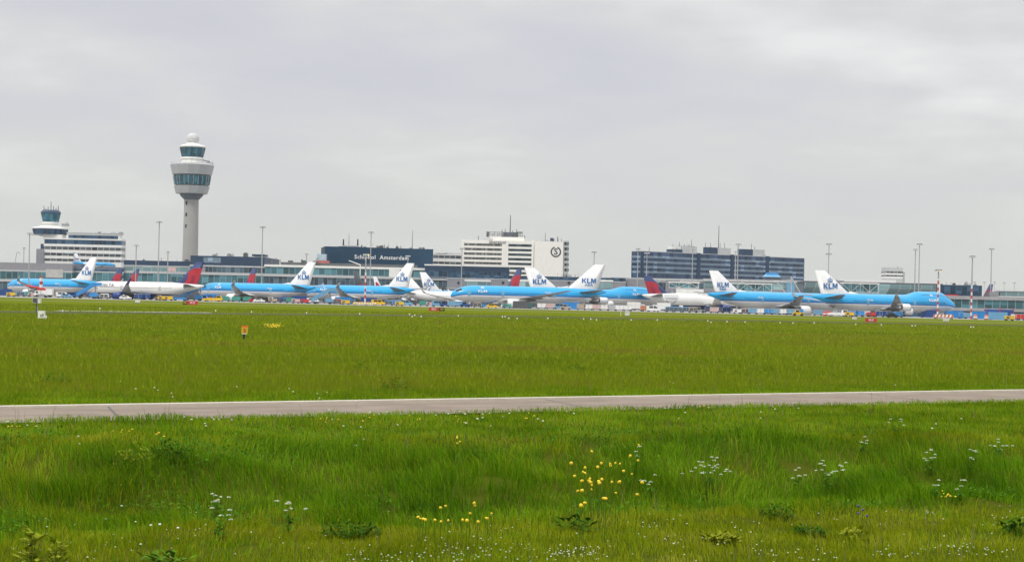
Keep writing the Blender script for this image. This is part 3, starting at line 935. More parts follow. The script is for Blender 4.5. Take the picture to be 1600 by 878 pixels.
    if kind == 'F70':              # rear-mounted engines
        for sd in (1, -1):
            x0 = xt + 10.5; e_ = (sd * (R0 + .95), zc + .45)
            e = MB().lathe_x([(x0, .72), (x0 - .6, .85), (x0 - 3, .82), (x0 - 4.8, .5)][::-1], e_, 16).build('engine', HULLW, root)
            MB().lathe_x([(x0 + .02, .62), (x0 + .03, .05)][::-1], e_, 16).build('fan', FAN, e)
    return root

PARK = 'airliners parked at the terminal'
airliner('A332', 'blue', 'bright blue airliner at far left behind the red and white banded mast', 13, 151, 775)
airliner('B763', 'navy', 'white airliner with navy and red fin and dark winglet left of the tower', 137, 318, 705, eng_mat=ENGB, wing=WINGG)
airliner('A333', 'blue', 'bright blue airliner with green carts beneath it, right below the control tower', 313, 493, 742)
airliner('A332', 'blue', 'bright blue airliner with pale boarding stairs at its nose below the sign', 480, 647, 735)
airliner('B752', 'white', 'plain white airliner pointing right, engine intake toward us, before a small white lettered fin', 792, 627, 742, away=-1, wing=WINGW, title=False)
airliner('B763', 'blue', 'airliner hidden behind the plain white one, only its white lettered fin showing', 800, 655, 868, detail=False)
airliner('B772', 'blue', 'long bright blue airliner seen nearly side on in the middle, large white engine', 704, 946, 705, away=-1, fin_text='KLM', sub='ASIA')
airliner('B744', 'blue', 'blue jumbo jet mostly hidden behind the long middle airliner, crowned fin, hump showing', 1028, 817, 768)
airliner('A33W', 'navy', 'white airliner with curved red and navy fin, right of the hidden jumbo', 1190, 1004, 782, eng_mat=ENGB, wing=WINGW, title=False)
airliner('B77W', 'blue', 'long bright blue airliner with tail before the striped building, nose behind the jumbo', 1324, 1106, 700, sub='ASIA')
airliner('B744', 'blue', 'bright blue jumbo jet farthest right with humped nose and crowned white fin', 1491, 1270, 682)
BK = 'airliners behind showing only their fins'
airliner('B752', 'navy', 'left one of two red and navy fins behind the white airliner', 85, 191, 818, detail=False, group=BK)
airliner('B752', 'navy', 'right one of two red and navy fins behind the white airliner', 118, 217, 806, detail=False, group=BK)
airliner('B763', 'navy', 'red fin showing above the blue airliner that has green carts', 312, 400, 880, detail=False, group=BK)
airliner('B763', 'white', 'dark charcoal fin with red root between the two lettered tails', 640, 551, 885, detail=False, sub='charcoal', group=BK)
airliner('B752', 'white', 'tiny white and red fin just right of the charcoal fin', 655, 583, 905, detail=False, sub='redfin', group=BK)
airliner('B763', 'navy', 'navy and red fin just left of the white lettered fin below the sign', 545, 634, 835, detail=False, group=BK)
airliner('A333', 'navy', 'navy and red fin rising behind the long middle airliner', 705, 815, 800, detail=False, group=BK)
airliner('B763', 'navy', 'navy and red fin above the concrete pier at far right', 1462, 1551, 852, detail=False, group=BK)
_zr = W(150, 417, 960)[1]
airliner('F70', 'blue', 'small blue jet with white T tail standing on the terminal roof at left', 180, 113, 960, z0=_zr - 1.6, name='small_jet', cat='jet', title=False)
# ------------------------------------------------------------------ buildings
GT = mat_glass('teal_glazing', (.05, .14, .165), (.21, .27, .29), 3.2, 0, .09)
GT2 = mat_glass('pale_teal_glazing', (.17, .27, .28), (.33, .38, .38), 5.0, 3.2, .06, var=.25)
GD = mat_glass('dark_glazing', (.05, .085, .11), (.17, .21, .235), 2.4, 0, .1)
GN = mat_glass('navy_glazing', (.02, .055, .10), (.035, .075, .12), 2.4, 0, .12)
GW = mat_glass('hotel_window_band', (.13, .135, .125), (.045, .05, .05), 2.2, 0, .3, var=.4)
GW2 = mat_glass('hotel_dark_band', (.025, .05, .065), (.02, .03, .04), 4.0, 0, .1)
GO = mat_glass('office_window_band', (.07, .08, .085), (.30, .31, .31), 3.4, 0, .16, var=.6)
GB = mat_glass('blue_striped_glazing', (.032, .058, .115), (.045, .075, .13), 3.0, 0, .1, var=.3)
SB = mat_glass('blue_grey_spandrel', (.17, .235, .295), (.14, .195, .25), 3.0, 0, .1, var=.12, rough=.45)
TWG = mat_glass('tower_cab_glass', (.028, .115, .155), (.03, .06, .075), 1.7, 0, .12, var=.35)
WALLG = mat('grey_cladding', (.25, .25, .27), .7, var=.06)
WALLD = mat('slate_cladding', (.12, .145, .18), .6, var=.08)
SLAB = mat('pale_slab', (.46, .47, .47), .7, var=.05)
KM = {'glass_teal': ('window_band', GT), 'glass_pale': ('window_band', GT2), 'glass_dark': ('window_band', GD), 'glass_navy': ('window_band', GN),
      'hotel': ('window_band', GW), 'hotel2': ('window_band', GW2), 'office': ('window_band', GO), 'bglass': ('window_band', GB), 'spandrel': ('wall_band', SB),
      'slab': ('floor_slab', SLAB), 'white': ('wall_band', OFFW), 'white2': ('wall_band', WHITE), 'grey': ('wall', WALLG), 'conc': ('floor_slab', CONCD), 'navy': ('wall', NAVY), 'slate': ('wall', WALLD), 'cream': ('wall', CREAM),
      'lgrey': ('wall_band', LGREY), 'dark': ('ground_floor', DGREY), 'roof': ('roof', LGREY), 'droof': ('roof', DGREY), 'edge': ('roof_edge', OFFW)}

class Bld:
    def __init__(s, name, label, cat, px0, Y0, px1, Y1, thick, rows, group=None):
        pm = (px0 + px1) / 2; s.Ym = (Y0 + Y1) / 2; s.pm = pm
        ym = rows[0][0] if rows else 430
        a = Vector((W(px0, ym, Y0)[0], Y0, 0)); b = Vector((W(px1, ym, Y1)[0], Y1, 0))
        s.p0, d = a, b - a
        s.L = d.length; s.d = d / s.L; s.thick = thick
        s.root = thing(name, label, cat, a, math.atan2(d.y, d.x), group)
        for r in rows:
            yt, yb, k = r[:3]; pro = r[3] if len(r) > 3 else 0
            s.part(*KM[k], None, None, yt, yb, pro)
    def lx(s, px, py=440):
        m = W(px, py, 1.0)[0]
        return (m * s.p0.y - s.p0.x) / (s.d.x - m * s.d.y)
    def z(s, py, px=None):
        px = s.pm if px is None else px
        if py is None: return 0.0
        Y = s.p0.y + s.d.y * s.lx(px, py)
        return max(W(px, py, Y)[1], 0)
    def part(s, name, m, px0, px1, yt, yb, pro=0.0, back=None, y0=None):
        pm = None if px0 is None else (px0 + px1) / 2
        x0, x1 = (-min(pro, .3), s.L + min(pro, .3)) if px0 is None else (s.lx(px0, yt), s.lx(px1, yt))
        z1, z0 = s.z(yt, pm), s.z(yb, pm)
        ya = -pro if y0 is None else y0
        yb_ = s.thick if back is None else ya + back
        return MB().box(x0, x1, ya, yb_, z0, z1).build(name, m, s.root)
    def mast(s, name, px, ytop, ybot, r=.15, m=None, y=3.0, parent=None):
        x = s.lx(px, ybot)
        return MB().tube((x, y, s.z(ybot, px) - .5), (x, y, s.z(ytop, px)), r, r * .6, 6).build(name, m or DGREY, s.root)
    def clutter(s, px0, px1, ybase, n, hmax=2.0, seed=1, m=None, y=6.0):
        """small roof machines, each a part"""
        r = random.Random(seed)
        for i in range(n):
            px = r.uniform(px0, px1); x = s.lx(px, ybase); z = s.z(ybase, px)
            w = r.uniform(.8, 2.6); h = r.uniform(.4, 1) * hmax; yy = y + r.uniform(-2, 4)
            b = MB()
            k = r.random()
            if k < .45:
                b.box(x - w / 2, x + w / 2, yy, yy + w, z - .3, z + h)
                b.box(x - w * .3, x + w * .3, yy + .2, yy + w * .8, z + h, z + h + .25)
                nm = 'roof_unit'
            elif k < .75:
                b.tube((x, yy, z - .3), (x, yy, z + h * 1.3), .16, .12, 6); b.tube((x, yy, z + h * 1.3), (x, yy, z + h * 1.45), .28, .28, 8); nm = 'vent_pipe'
            else:
                b.tube((x, yy, z - .3), (x, yy, z + h * 1.7), .07, .05, 5); b.box(x - .5, x + .5, yy - .04, yy + .04, z + h * 1.3, z + h * 1.38); nm = 'antenna'
            b.build(nm, m or r.choice([GREY, DGREY, LGREY]), s.root)

# --- passenger terminal behind the aircraft, section by section
t = Bld('terminal_building', 'grey terminal wing with teal windows at far left, behind the lettered tail', 'terminal', -260, 930, 113, 930, 60,
    [(408, 419.5, 'grey'), (419.5, 422, 'slab', .25), (422, 434, 'glass_teal'), (434, 438, 'slab', .3), (438, 450, 'glass_dark'), (450, None, 'dark')])
t.part('wall_panel', mat('beige_panel', (.45, .44, .42), .7), 72, 99, 421, 434, .5, .6)
t = Bld('terminal_building', 'slate terminal wing whose roof carries the small blue jet', 'terminal', 113.6, 934, 193, 934, 70,
    [(417, 421, 'slate'), (421, 424, 'glass_navy'), (424, 426, 'slab', .2), (426, 441, 'glass_teal'), (441, 445, 'slab', .3), (445, None, 'dark')])
t = Bld('terminal_building', 'terminal wing with navy top floor left of the control tower', 'terminal', 193.6, 936, 297, 936, 60,
    [(407.5, 415, 'navy'), (415, 417, 'slab', .2), (417, 424, 'glass_pale'), (424, 427.5, 'slab', .35), (427.5, 440, 'glass_teal'), (440, 443, 'slab', .3), (443, None, 'dark')])
t.part('wall_panel', PINK, 263, 275, 418, 424, .3, .35)
t.clutter(200, 290, 407.5, 5, 1.2, 4)
t = Bld('terminal_building', 'dark navy terminal block right of the control tower base', 'terminal', 297.6, 932, 413.4, 932, 60,
    [(400.5, 415, 'navy'), (415, 417.2, 'lgrey', .25), (417.2, 426, 'glass_dark'), (426, 430, 'slab', .45), (430, 446, 'glass_teal'), (446, 449, 'slab', .3), (449, None, 'dark')])
t.part('stair_tower', NAVY, 393.5, 413, 397.3, 400.4, -.5, 14)
t.part('wall_panel', WALLG, 309, 321, 417.5, 425.8, .3, .35)
t.part('window', SB, 318, 345, 402.5, 410.5, .15, .2)
t.clutter(330, 392, 400.5, 9, 2.2, 9)
t = Bld('terminal_building', 'long terminal wing with two rows of teal glass below the navy sign building', 'terminal', 414, 930, 676, 936, 55,
    [(411.5, 416.2, 'droof', -8), (416.2, 419.6, 'edge', .5), (419.6, 430.6, 'glass_teal'), (430.6, 434.6, 'slab', .5), (434.6, 447, 'glass_dark'), (447, 450, 'slab', .3), (450, None, 'dark')])
t.part('wall_panel', OFFW, 608, 625, 419.8, 433.5, .65, .7)
t.clutter(418, 496, 411, 9, 2.2, 3, DGREY)
t.part('roof_unit', DGREY, 448.5, 455.5, 406.5, 411, -9, 6)
t = Bld('terminal_building', 'low navy terminal block with white roof edge between sign building and hotel', 'terminal', 664, 925, 796, 925, 50,
    [(414.3, 416.2, 'edge', .3), (416.2, 424, 'navy'), (424, 433, 'glass_navy'), (433, 436.5, 'slate'), (436.5, 439, 'slab', .5), (439, 449, 'glass_dark'), (449, None, 'dark')])
t = Bld('pier_building', 'grey pier with glazed boarding bridges behind the long middle airliner', 'terminal', 699, 895, 978, 895, 22,
    [(431.5, 437, 'glass_navy'), (437, 438.2, 'lgrey', .2), (438.2, 452, 'grey'), (452, 455, 'conc', .3), (455, None, 'dark')])
t.clutter(870, 925, 431.5, 9, 1.1, 5)
for a, b_ in ((727, 766), (795, 831), (919, 957)):
    t.part('window_band', GT2, a, b_, 440, 450.5, .3, .35)
    t.part('window_frame', OFFW, a - 1, b_ + 1, 437.2, 439.9, .45, .5)
for a, b_ in ((715, 718), (784, 788), (887, 891)):
    t.part('vent', BLACK, a, b_, 440, 444, .15, .2)
t = Bld('pier_building', 'grey pier with pale roof strip before the striped building', 'terminal', 957, 905, 1120, 905, 24,
    [(435, 439, 'roof', .4), (439, 441.5, 'lgrey'), (441.5, 455, 'glass_dark'), (455, 458, 'conc', .3), (458, None, 'dark')])
t.part('wall', WALLG, 979, 1010, 435.8, 457, 1.2, 4)
t.part('wall', WALLG, 1040, 1062, 438, 457, 1.0, 4)
t = Bld('pier_building', 'pale green glass pier between the striped building and the jumbo tail', 'terminal', 1100, 885, 1262, 880, 30,
    [(437, 441, 'roof', .5), (441, 452, 'glass_pale'), (452, 458, 'grey'), (458, None, 'dark')])
t.part('blue_canopy', BLUE, 1199, 1218, 426.0, 430.5, -8, 9)
x0, x1 = t.lx(1193, 432), t.lx(1222, 432); z0_, z1_ = t.z(432.5, 1207), t.z(425.6, 1207)
MB().add([(x0, 6, z0_), (x1, 6, z0_), (x1, 19, z0_), (x0, 19, z0_), (x0 + 2.4, 10, z1_), (x1 - 2.8, 10, z1_), (x1 - 2.8, 15, z1_), (x0 + 2.4, 15, z1_)],
    [(0, 1, 5, 4), (1, 2, 6, 5), (2, 3, 7, 6), (3, 0, 4, 7), (4, 5, 6, 7), (3, 2, 1, 0)]).build('hip_roof', LBLUE, t.root)
t.part('roof_house', WALLD, 1196, 1240, 432.5, 437, -7, 12)
# --- glass hall at right: curved glass front
h = Bld('glass_hall', 'long teal glass hall with curved front behind the jumbo', 'terminal', 1256, 830, 1472, 826, 30,
    [(441.2, 443.4, 'droof', .6)])
x0, x1 = 0, h.L; z1_, z0_ = h.z(443.4), h.z(463.5)
nv = 9; vs = []
for i in range(nv):
    a = i / (nv - 1); z = z0_ + (z1_ - z0_) * a; y = -2.6 * math.sin(a * math.pi * .55) + 2.0
    vs += [(x0, y, z), (x1, y, z)]
b = MB(); b.add(vs, [(2 * i, 2 * i + 1, 2 * i + 3, 2 * i + 2) for i in range(nv - 1)], 0, True)
b.build('curved_glass', GT2, h.root)
MB().box(x0, x1, 2.4, 30, z0_, z1_ - .02).build('hall_body', WALLD, h.root)
MB().box(x0, x1, .5, 30, 0, z0_ - .01).build('ground_floor', WALLG, h.root)
h.part('roof_box', WHITE, 1312, 1402, 436.6, 441, -4, 14)
h.part('wall', WALLG, 1304, 1318, 438.5, 462, 2.2, 3)
# --- right pier
p = Bld('pier_building', 'two storey concrete pier with window rows at the right edge', 'terminal', 1372, 748, 1700, 736, 46,
    [(463.0, 468.4, 'conc', .6), (468.4, 481.5, 'glass_teal'), (481.5, 486.3, 'conc', .6), (486.3, None, 'glass_navy')])
p.part('upper_block', NAVY, 1470.5, 1535, 445.5, 463.4, -1, 20)
p.part('window_band', GN, 1474, 1532, 448, 459, -.9, .3)
p.part('white_column', WHITE, 1467.4, 1469.4, 444, 463, -.6, 1)
p.part('upper_wall', WALLG, 1547, 1562, 455.5, 463, -1.5, 14)
p.part('upper_glass', GT2, 1563.2, 1640, 456, 463, -1.2, 14)
p.part('roof', LGREY, 1562.9, 1641, 454.6, 455.9, -.9, 15)
p.part('red_fence', RED, 1470, 1498, 460.2, 463.3, .2, .12)
for px in range(1478, 1534, 8): p.clutter(px, px + 4, 445.3, 1, 1.0, px)
# --- control tower
TX, TY = W(299.5, 300, 1050)[0], 1050.0
tw = thing('control_tower', 'tall grey control tower with two glass decks and a white dome', 'tower', (TX, TY, 0))
k = F / TY
def tz(py): return W(299.5, py, TY)[1]
def tr(px_w): return px_w / 2 / k
NS = 12
TCON = mat('tower_concrete', (.36, .35, .33), .75, var=.08, scale=.12)
TPAN = mat('tower_panel', (.40, .41, .41), .6, var=.05)
MB().lathe([(tr(25.5), 0), (tr(24.5), tz(400)), (tr(22.6), tz(311))], n=16).build('shaft', TCON, tw)
b = MB()
for py in (318, 336, 354, 373, 392):
    a = math.radians(240); rr = tr(23.4) + .02
    b.add([(rr * math.cos(a + d) , rr * math.sin(a + d), tz(py) + q) for d, q in ((-.14, -1.1), (.14, -1.1), (.14, 1.1), (-.14, 1.1))], [(0, 1, 2, 3)])
b.build('shaft_window', GLASS, tw)
MB().lathe([(tr(22), tz(313)), (tr(30), tz(309)), (tr(36), tz(306)), (tr(37), tz(303.4))], n=NS).build('collar', WALLD, tw)
MB().lathe([(tr(47), tz(303.3)), (tr(50), tz(302.5)), (tr(56), tz(291.5)), (tr(53), tz(291))], n=NS).build('lower_bowl', TPAN, tw)
MB().lathe([(tr(51), tz(291)), (tr(52), tz(289.3))], n=NS).build('recess_band', DGREY, tw)
MB().lathe([(tr(55), tz(289.3)), (tr(59.5), tz(275.5))], n=NS).build('lower_glass', TWG, tw)
b = MB()
for kx in range(NS * 2):
    a = 2 * math.pi * kx / (NS * 2); q = math.cos(math.pi / NS) if kx % 2 else 1
    r0, r1 = tr(55) * q + .05, tr(59.5) * q + .05
    b.tube((r0 * math.cos(a), r0 * math.sin(a), tz(289.3)), (r1 * math.cos(a), r1 * math.sin(a), tz(275.5)), .16, .16, 4)
b.build('mullions', TPAN, tw)
MB().lathe([(tr(58), tz(275.5)), (tr(58), tz(273.5))], n=NS).build('recess_band', DGREY, tw)
MB().lathe([(tr(62), tz(273.5)), (tr(69), tz(258.5)), (tr(66), tz(257.5)), (tr(52), tz(256)), (tr(40), tz(255))], n=NS).build('upper_bowl', TPAN, tw)
MB().lathe([(tr(36), tz(255.3)), (tr(34), tz(252)), (tr(34), tz(250.5)), (tr(37), tz(249)), (tr(36), tz(246.5))], n=NS).build('neck', OFFW, tw)
MB().lathe([(tr(32), tz(246.5)), (tr(39.5), tz(231.5))], n=NS).build('upper_glass', TWG, tw)
b = MB()
for kx in range(NS):
    a = 2 * math.pi * kx / NS
    b.tube((tr(32.6) * math.cos(a), tr(32.6) * math.sin(a), tz(246.5)), (tr(40) * math.cos(a), tr(40) * math.sin(a), tz(231.5)), .17, .17, 4)
b.build('mullions', WALLD, tw)
MB().lathe([(tr(39), tz(231.5)), (tr(42), tz(230.5)), (tr(42), tz(229)), (tr(34), tz(227.3)), (tr(22), tz(226)), (tr(19), tz(224))], n=NS).build('cab_roof', OFFW, tw)
dz, dr = tz(217.6), tr(20)
b = MB().lathe([(dr * math.sin(a), dz - dr * .96 * math.cos(a)) for a in np.linspace(.35, math.pi - .02, 14)], n=20, smooth=False)
b.build('radome', mat('radome_white', (.56, .56, .56), .7, var=.25, scale=1.4), tw)
b = MB()
xa = tr(40)
b.tube((xa, 0, tz(251)), (xa + 4.6, 0, tz(255.5)), .25); b.tube((xa + 4.6, 0, tz(257)), (xa + 4.6, 0, tz(252)), .15); b.tube((xa, 0, tz(254)), (xa + 5, 0, tz(254.6)), .12); b.tube((xa - 2, 0, tz(250)), (xa + 3, 0, tz(252)), .3)
b.build('maintenance_crane', GREY, tw)
b = MB()
for kx in range(22):
    a = 2 * math.pi * kx / 22; r = tr(64)
    b.tube((r * math.cos(a), r * math.sin(a), tz(257.6)), (r * math.cos(a), r * math.sin(a), tz(256) + .8), .06, n=4)
b.build('railing', GREY, tw)

# --- old tower building
o = Bld('tower_building', 'white banded office block with the old small control tower on top, far left', 'building', 69.5, 1000, 190.5, 1000, 10,
    [(373, 375, 'white2', .3), (375, 382, 'glass_navy'), (382, 386, 'white', .3), (386, 391, 'office'), (391, 396, 'white', .3), (396, 400.5, 'office'), (400.5, 405, 'white', .3), (405, 409, 'office'), (409, 418, 'white')])
o.part('top_floor', OFFW, 104, 186, 365, 373, -1, 8)
o.part('window_band', GN, 106.5, 184, 367.8, 372.6, -.8, .4)
o.part('roof', LGREY, 103, 187.5, 363.8, 365, -.5, 9)
o.part('side_wing', WALLG, 57.5, 69.3, 389, 412, 1, 18)
o.part('side_glass', GN, 63.5, 69.2, 381, 389, 0, 14)
o.part('ground_floor', WALLG, 57.5, 190.5, 418, None, 1, 10)
cx, cy = o.lx(78.5, 360) - 2.0, 8.0
kk = F / 1000
def oz(py): return o.z(py, 80)
def orr(w): return w / 2 / kk
b = MB().lathe([(orr(30), oz(368.6)), (orr(50), oz(366))], (cx - .2, cy), 10); b.build('lower_deck', LGREY, o.root)
b = MB().lathe([(orr(53), oz(366)), (orr(57.5), oz(357.6))], (cx - .2, cy), 10); b.build('deck_glass', GN, o.root)
b = MB().lathe([(orr(58), oz(357.6)), (orr(59.5), oz(356.6)), (orr(58.5), oz(355.8)), (orr(36), oz(353.6)), (orr(30), oz(352.3))], (cx - .2, cy), 10); b.build('deck_roof', OFFW, o.root)
MB().box(cx + orr(-12), cx + orr(46), cy - 7, cy + 2, oz(374), oz(366.2)).build('support_block', OFFW, o.root)
MB().box(cx - orr(68), cx - orr(20), cy - 4, cy + 4, oz(367.2), oz(365.6)).build('overhang', OFFW, o.root)
b = MB().lathe([(orr(22), oz(353)), (orr(22), oz(349.5)), (orr(26), oz(349)), (orr(26), oz(346.3))], (cx, cy), 12); b.build('tower_neck', OFFW, o.root)
b = MB().lathe([(orr(25), oz(346.3)), (orr(31.5), oz(333))], (cx, cy), 12); b.build('cab_glass', TWG, o.root)
b = MB().lathe([(orr(31.5), oz(333)), (orr(32.5), oz(331.5)), (orr(27), oz(328.5)), (orr(24), oz(327.5))], (cx, cy), 12); b.build('cab_roof', NAVY, o.root)
for dx, t_ in ((-11, 321), (-8, 325), (-4.5, 322), (0, 314), (4, 321), (8, 324), (11.5, 320)):
    x = cx + dx / kk
    MB().tube((x, cy, oz(330)), (x, cy, oz(t_)), .26, .18, 5).build('antenna', DGREY, o.root)
b = MB()
x = o.lx(96, 350)
b.box(x - 1.5, x + 2, cy - 2, cy + 2, oz(352), oz(348.5)); b.tube((x, cy, oz(350)), (x + 1.6, cy, oz(345.5)), .2)
b.build('roof_unit', GREY, o.root)
o.clutter(110, 188, 364, 5, .9, 2)

# --- sign building
s_ = Bld('sign_building', 'dark navy building with large white lettering on its wall', 'building', 508, 965, 677, 975, 40,
    [(387.2, 388.4, 'lgrey', .1), (388.4, 432, 'navy')])
for ch in list(s_.root.children):
    if ch.name.startswith('wall'): ch.data.materials[0] = SIGNN
pm = (554.5 + 638) / 2
xa, xb = s_.lx(554, 402), s_.lx(638.5, 402)
me = text_mesh('Schiphol  Amsterdam', 4.0, bold=.055, depth=.12, spacing=1.12)
xsz = [v.co.x for v in me.vertices]; wid = max(xsz) - min(xsz)
o_ = text('sign_lettering', 'Schiphol  Amsterdam', 4.0 * (xb - xa) / wid, TWHITE, s_.root,
     frame(((xa + xb) / 2, -.2, s_.z(402.6, pm)), (1, 0, 0), (0, 0, 1)), bold=.055, depth=.12, spacing=1.12)
for px in (538, 560.5):
    s_.mast('chimney', px, 373, 387, .55, BLACK, 8)
s_.mast('antenna', 547, 365, 386, .18, DGREY, 10); s_.mast('antenna', 646.5, 359, 389, .28, GREY, 8); s_.mast('antenna', 609, 377, 389, .1, GREY, 8); s_.mast('antenna', 622, 379, 389, .1, GREY, 8)
s_.part('roof_house', LGREY, 536, 562, 383, 387, -6, 10); s_.part('roof_house', WALLD, 530, 574, 385, 387.4, -5, 12)
s_.clutter(565, 630, 388, 16, 1.7, 12, None, 3); s_.clutter(635, 670, 389, 5, .9, 13, None, 3)
w_ = Bld('roof_billboard', 'small pale blue and red box on the roof left of the sign building', 'box', 495, 950, 510, 950, 6, [])
w_.part('pale_panel', LBLUE, 495, 509.5, 397, 407, 0, 5).data.materials[0] = mat('pale_blue_panel', (.45, .56, .62), .5)
w_.part('red_panel', mat('faded_red', (.55, .16, .14), .6), 495, 514, 407.2, 411.5, .1, 5); w_.part('support', GREY, 496, 509, 411.5, None, -1, 3)
# --- small offices
g = Bld('office_building', 'grey banded office between sign building and hotel', 'building', 676, 1010, 722, 1015, 24,
    [(397.3, 399, 'white', .2), (399, 404, 'office'), (404, 409, 'white', .2), (409, 412.8, 'office'), (412.8, None, 'white')])
g.part('roof_house', DGREY, 686, 701, 395.5, 397.3, -4, 8)
g.part('upper_step', LGREY, 703, 722, 394.8, 397.2, -3, 14)
g = Bld('office_tower', 'small pale distant office block above the glass hall roof', 'building', 1384, 1500, 1411, 1500, 18,
    [(418, 424, 'lgrey'), (424, 427, 'office'), (427, 429.5, 'white'), (429.5, 432.3, 'office'), (432.3, 435, 'white'), (435, None, 'lgrey')])
g.part('side_step', LGREY, 1411.2, 1415, 425, None, -2, 12); g.mast('antenna', 1404, 416, 418.5, .4); 
# --- hotel
h = Bld('hotel_building', 'cream banded hotel with round dark emblem on its blank right wall', 'hotel', 722.5, 1050, 833, 1050, 30,
    [(375.6, 381.0, 'cream')] + sum([[(y, y + 3.9, 'hotel'), (y + 3.9, y + 7.2, 'cream', .25)] for y in (381.0, 388.2, 395.4, 402.6, 409.8, 417.0, 424.2)], []) + [(431.4, None, 'cream')])
h.part('stair_column', CREAM, 784.5, 794.5, 375.0, 433, .55, 2)
h.part('wall_end', CREAM, 722, 725.4, 376, 433, .5, 2); h.part('wall_end', CREAM, 831, 834.5, 375, 433, .5, 2)
for y in (382.2, 389.4, 396.6, 403.8, 411.0, 418.2):
    h.part('window_band', GW2, 795.2, 830.6, y - .6, y + 3.2, .1, .3)
h.part('roof_house', CREAM, 764, 819, 370.0, 375.6, -4, 14); h.part('roof_house', LGREY, 752, 770, 372.5, 375.7, -3, 10)
h.part('roof_sign', DGREY, 760, 764, 362, 370, -3, .3); h.part('roof_sign', DGREY, 808, 816.5, 362, 364, -3, .3)
b = MB()
xa, xb = h.lx(761, 365), h.lx(817, 365)
for i in range(15):
    x = xa + (xb - xa) * i / 14
    b.tube((x, 5, h.z(371, 790)), (x, 5, h.z(361.5 + (i % 3) * 1.2, 790)), .11, n=5)
for py in (362.5, 365, 367.6): b.tube((xa, 5, h.z(py, 790)), (xb, 5, h.z(py, 790)), .13, n=5)
for i in range(0, 14, 2):
    x = xa + (xb - xa) * i / 14; b.tube((x, 5, h.z(370, 790)), (x + (xb - xa) / 14, 5, h.z(363, 790)), .1, n=5)
b.build('sign_scaffold', DGREY, h.root)
h.part('machine_room', WALLD, 786, 810, 362.5, 370, -8, 8)
h.mast('antenna', 797, 335, 364, .35, DGREY, 9)
for px, t_ in ((747, 368), (784, 358), (789, 357), (801, 359), (807, 357.5), (820, 367)): h.mast('vent_pipe', px, t_, 370 if px > 760 else 376, .3, DGREY, 7)
text('sign_lettering', 'Sheraton', 2.9, DGREY, h.root, frame((h.lx(777.5, 378), -.65, h.z(378.6, 777.5)), (1, 0, 0), (0, 0, 1)), bold=.02)
e = Bld('hotel_wing', 'blank cream hotel wall with round dark emblem', 'hotel', 835.2, 1048, 880.5, 1048, 30, [(377.5, None, 'cream')])
h.root['label'] = 'cream banded hotel with long rows of windows and a rooftop scaffold sign'
e.part('recess', DGREY, 833.6, 835.2, 383, 424, -3, 3)
e.part('corner_wall', mat('corner_grey', (.42, .44, .42), .6), 881, 889, 376.5, None, -.6, 26)
for i in range(6):
    y = 378.5 + i * 8.2
    e.part('window', GW2, 882, 885.6, y, y + 4.4, -.45, .3); e.part('window', GW2, 886.7, 888.6, y, y + 4.4, -.45, .3)
c_ = (e.lx(868.5, 394), -.1, e.z(393.6, 868.5)); rr = 8.3 * 1048 / F
def ring(r0, r1, n=40, gap=None):
    b = MB(); vs, fs = [], []
    for i in range(n):
        a = 2 * math.pi * i / n; vs += [(r0 * math.cos(a), r0 * math.sin(a), 0), (r1 * math.cos(a), r1 * math.sin(a), 0)]
    for i in range(n):
        if gap and abs((i + .5) / n - .25) < gap: continue
        j = (i + 1) % n; fs.append((2 * i, 2 * i + 1, 2 * j + 1, 2 * j))
    return b.add(vs, fs)
rg = ring(rr * .74, rr, 44, .035).build('round_emblem', mat('emblem_plum', (.05, .045, .06), .5), e.root); rg.matrix_local = frame(c_, (1, 0, 0), (0, 0, 1))
text('emblem_letter', 'S', rr * 1.6, mat('emblem_plum', (.05, .045, .06), .5), e.root, frame((c_[0], -.12, c_[2]), (1, 0, 0), (0, 0, 1)), bold=.10)
e.clutter(846, 885, 377, 6, 1.6, 8); e.part('roof_unit', NAVY, 860, 865, 371.5, 376.5, -4, 4); e.mast('antenna', 852, 363, 377, .2); e.mast('vent_pipe', 871.5, 369.5, 377, .35)
# --- striped building
rows = [(392.0 + 6.4, 404.6, 'bglass')]
y = 404.6
for i in range(4):
    rows += [(y, y + 3.4, 'spandrel', .15), (y + 3.4, y + 7.6, 'bglass')]; y += 7.6
rows.append((y, None, 'bglass'))
v = Bld('striped_building', 'long dark blue office building with grey stripes and three rooftop blocks', 'building', 1001, 965, 1257, 1038, 8, rows)
for px in (1091.5, 1144, 1199): v.part('stair_column', NAVY, px - 2.6, px + 2.6, 397 + (px - 1126) * .045, None, .4, 1)
v.part('corner_column', NAVY, 1001.1, 1005.5, 397.6, None, .35, 1); v.part('parapet', LGREY, None, None, 397.6, 398.5, .1)
for a, b_, y0, y1, m_ in ((1055, 1072, 389.8, 396, NAVY), (1072, 1094, 384.4, 396.5, LGREY), (1112.5, 1127, 386.5, 399, NAVY), (1127, 1147, 387.5, 399.6, LGREY), (1166, 1184, 389.5, 401.5, NAVY), (1182, 1200, 390, 402, LGREY)):
    v.part('roof_block', m_, a, b_, y0, y1, -3 if m_ is NAVY else -2.7, 4.6)
v.part('roof_tank', OFFW, 1057, 1064, 384.6, 389.6, -4, 3.5); v.part('roof_tank', OFFW, 1065.5, 1071.4, 384.8, 389.6, -4, 3.5)
for px, t_, b_ in ((1072, 377.5, 385), (1062, 380.5, 386), (1080, 381, 386), (1087, 382, 386), (1091, 374, 388), (1113, 379, 388), (1121, 379, 388), (1133.5, 352, 388), (1136, 380, 388), (1143, 378.5, 389), (1185, 380, 391), (1190, 385, 391), (1206, 397, 404), (1025, 385.5, 394), (1097, 390, 397)):
    v.mast('antenna', px, t_, b_, .2 if px != 1133.5 else .3, DGREY, 6)
r_ = random.Random(5)
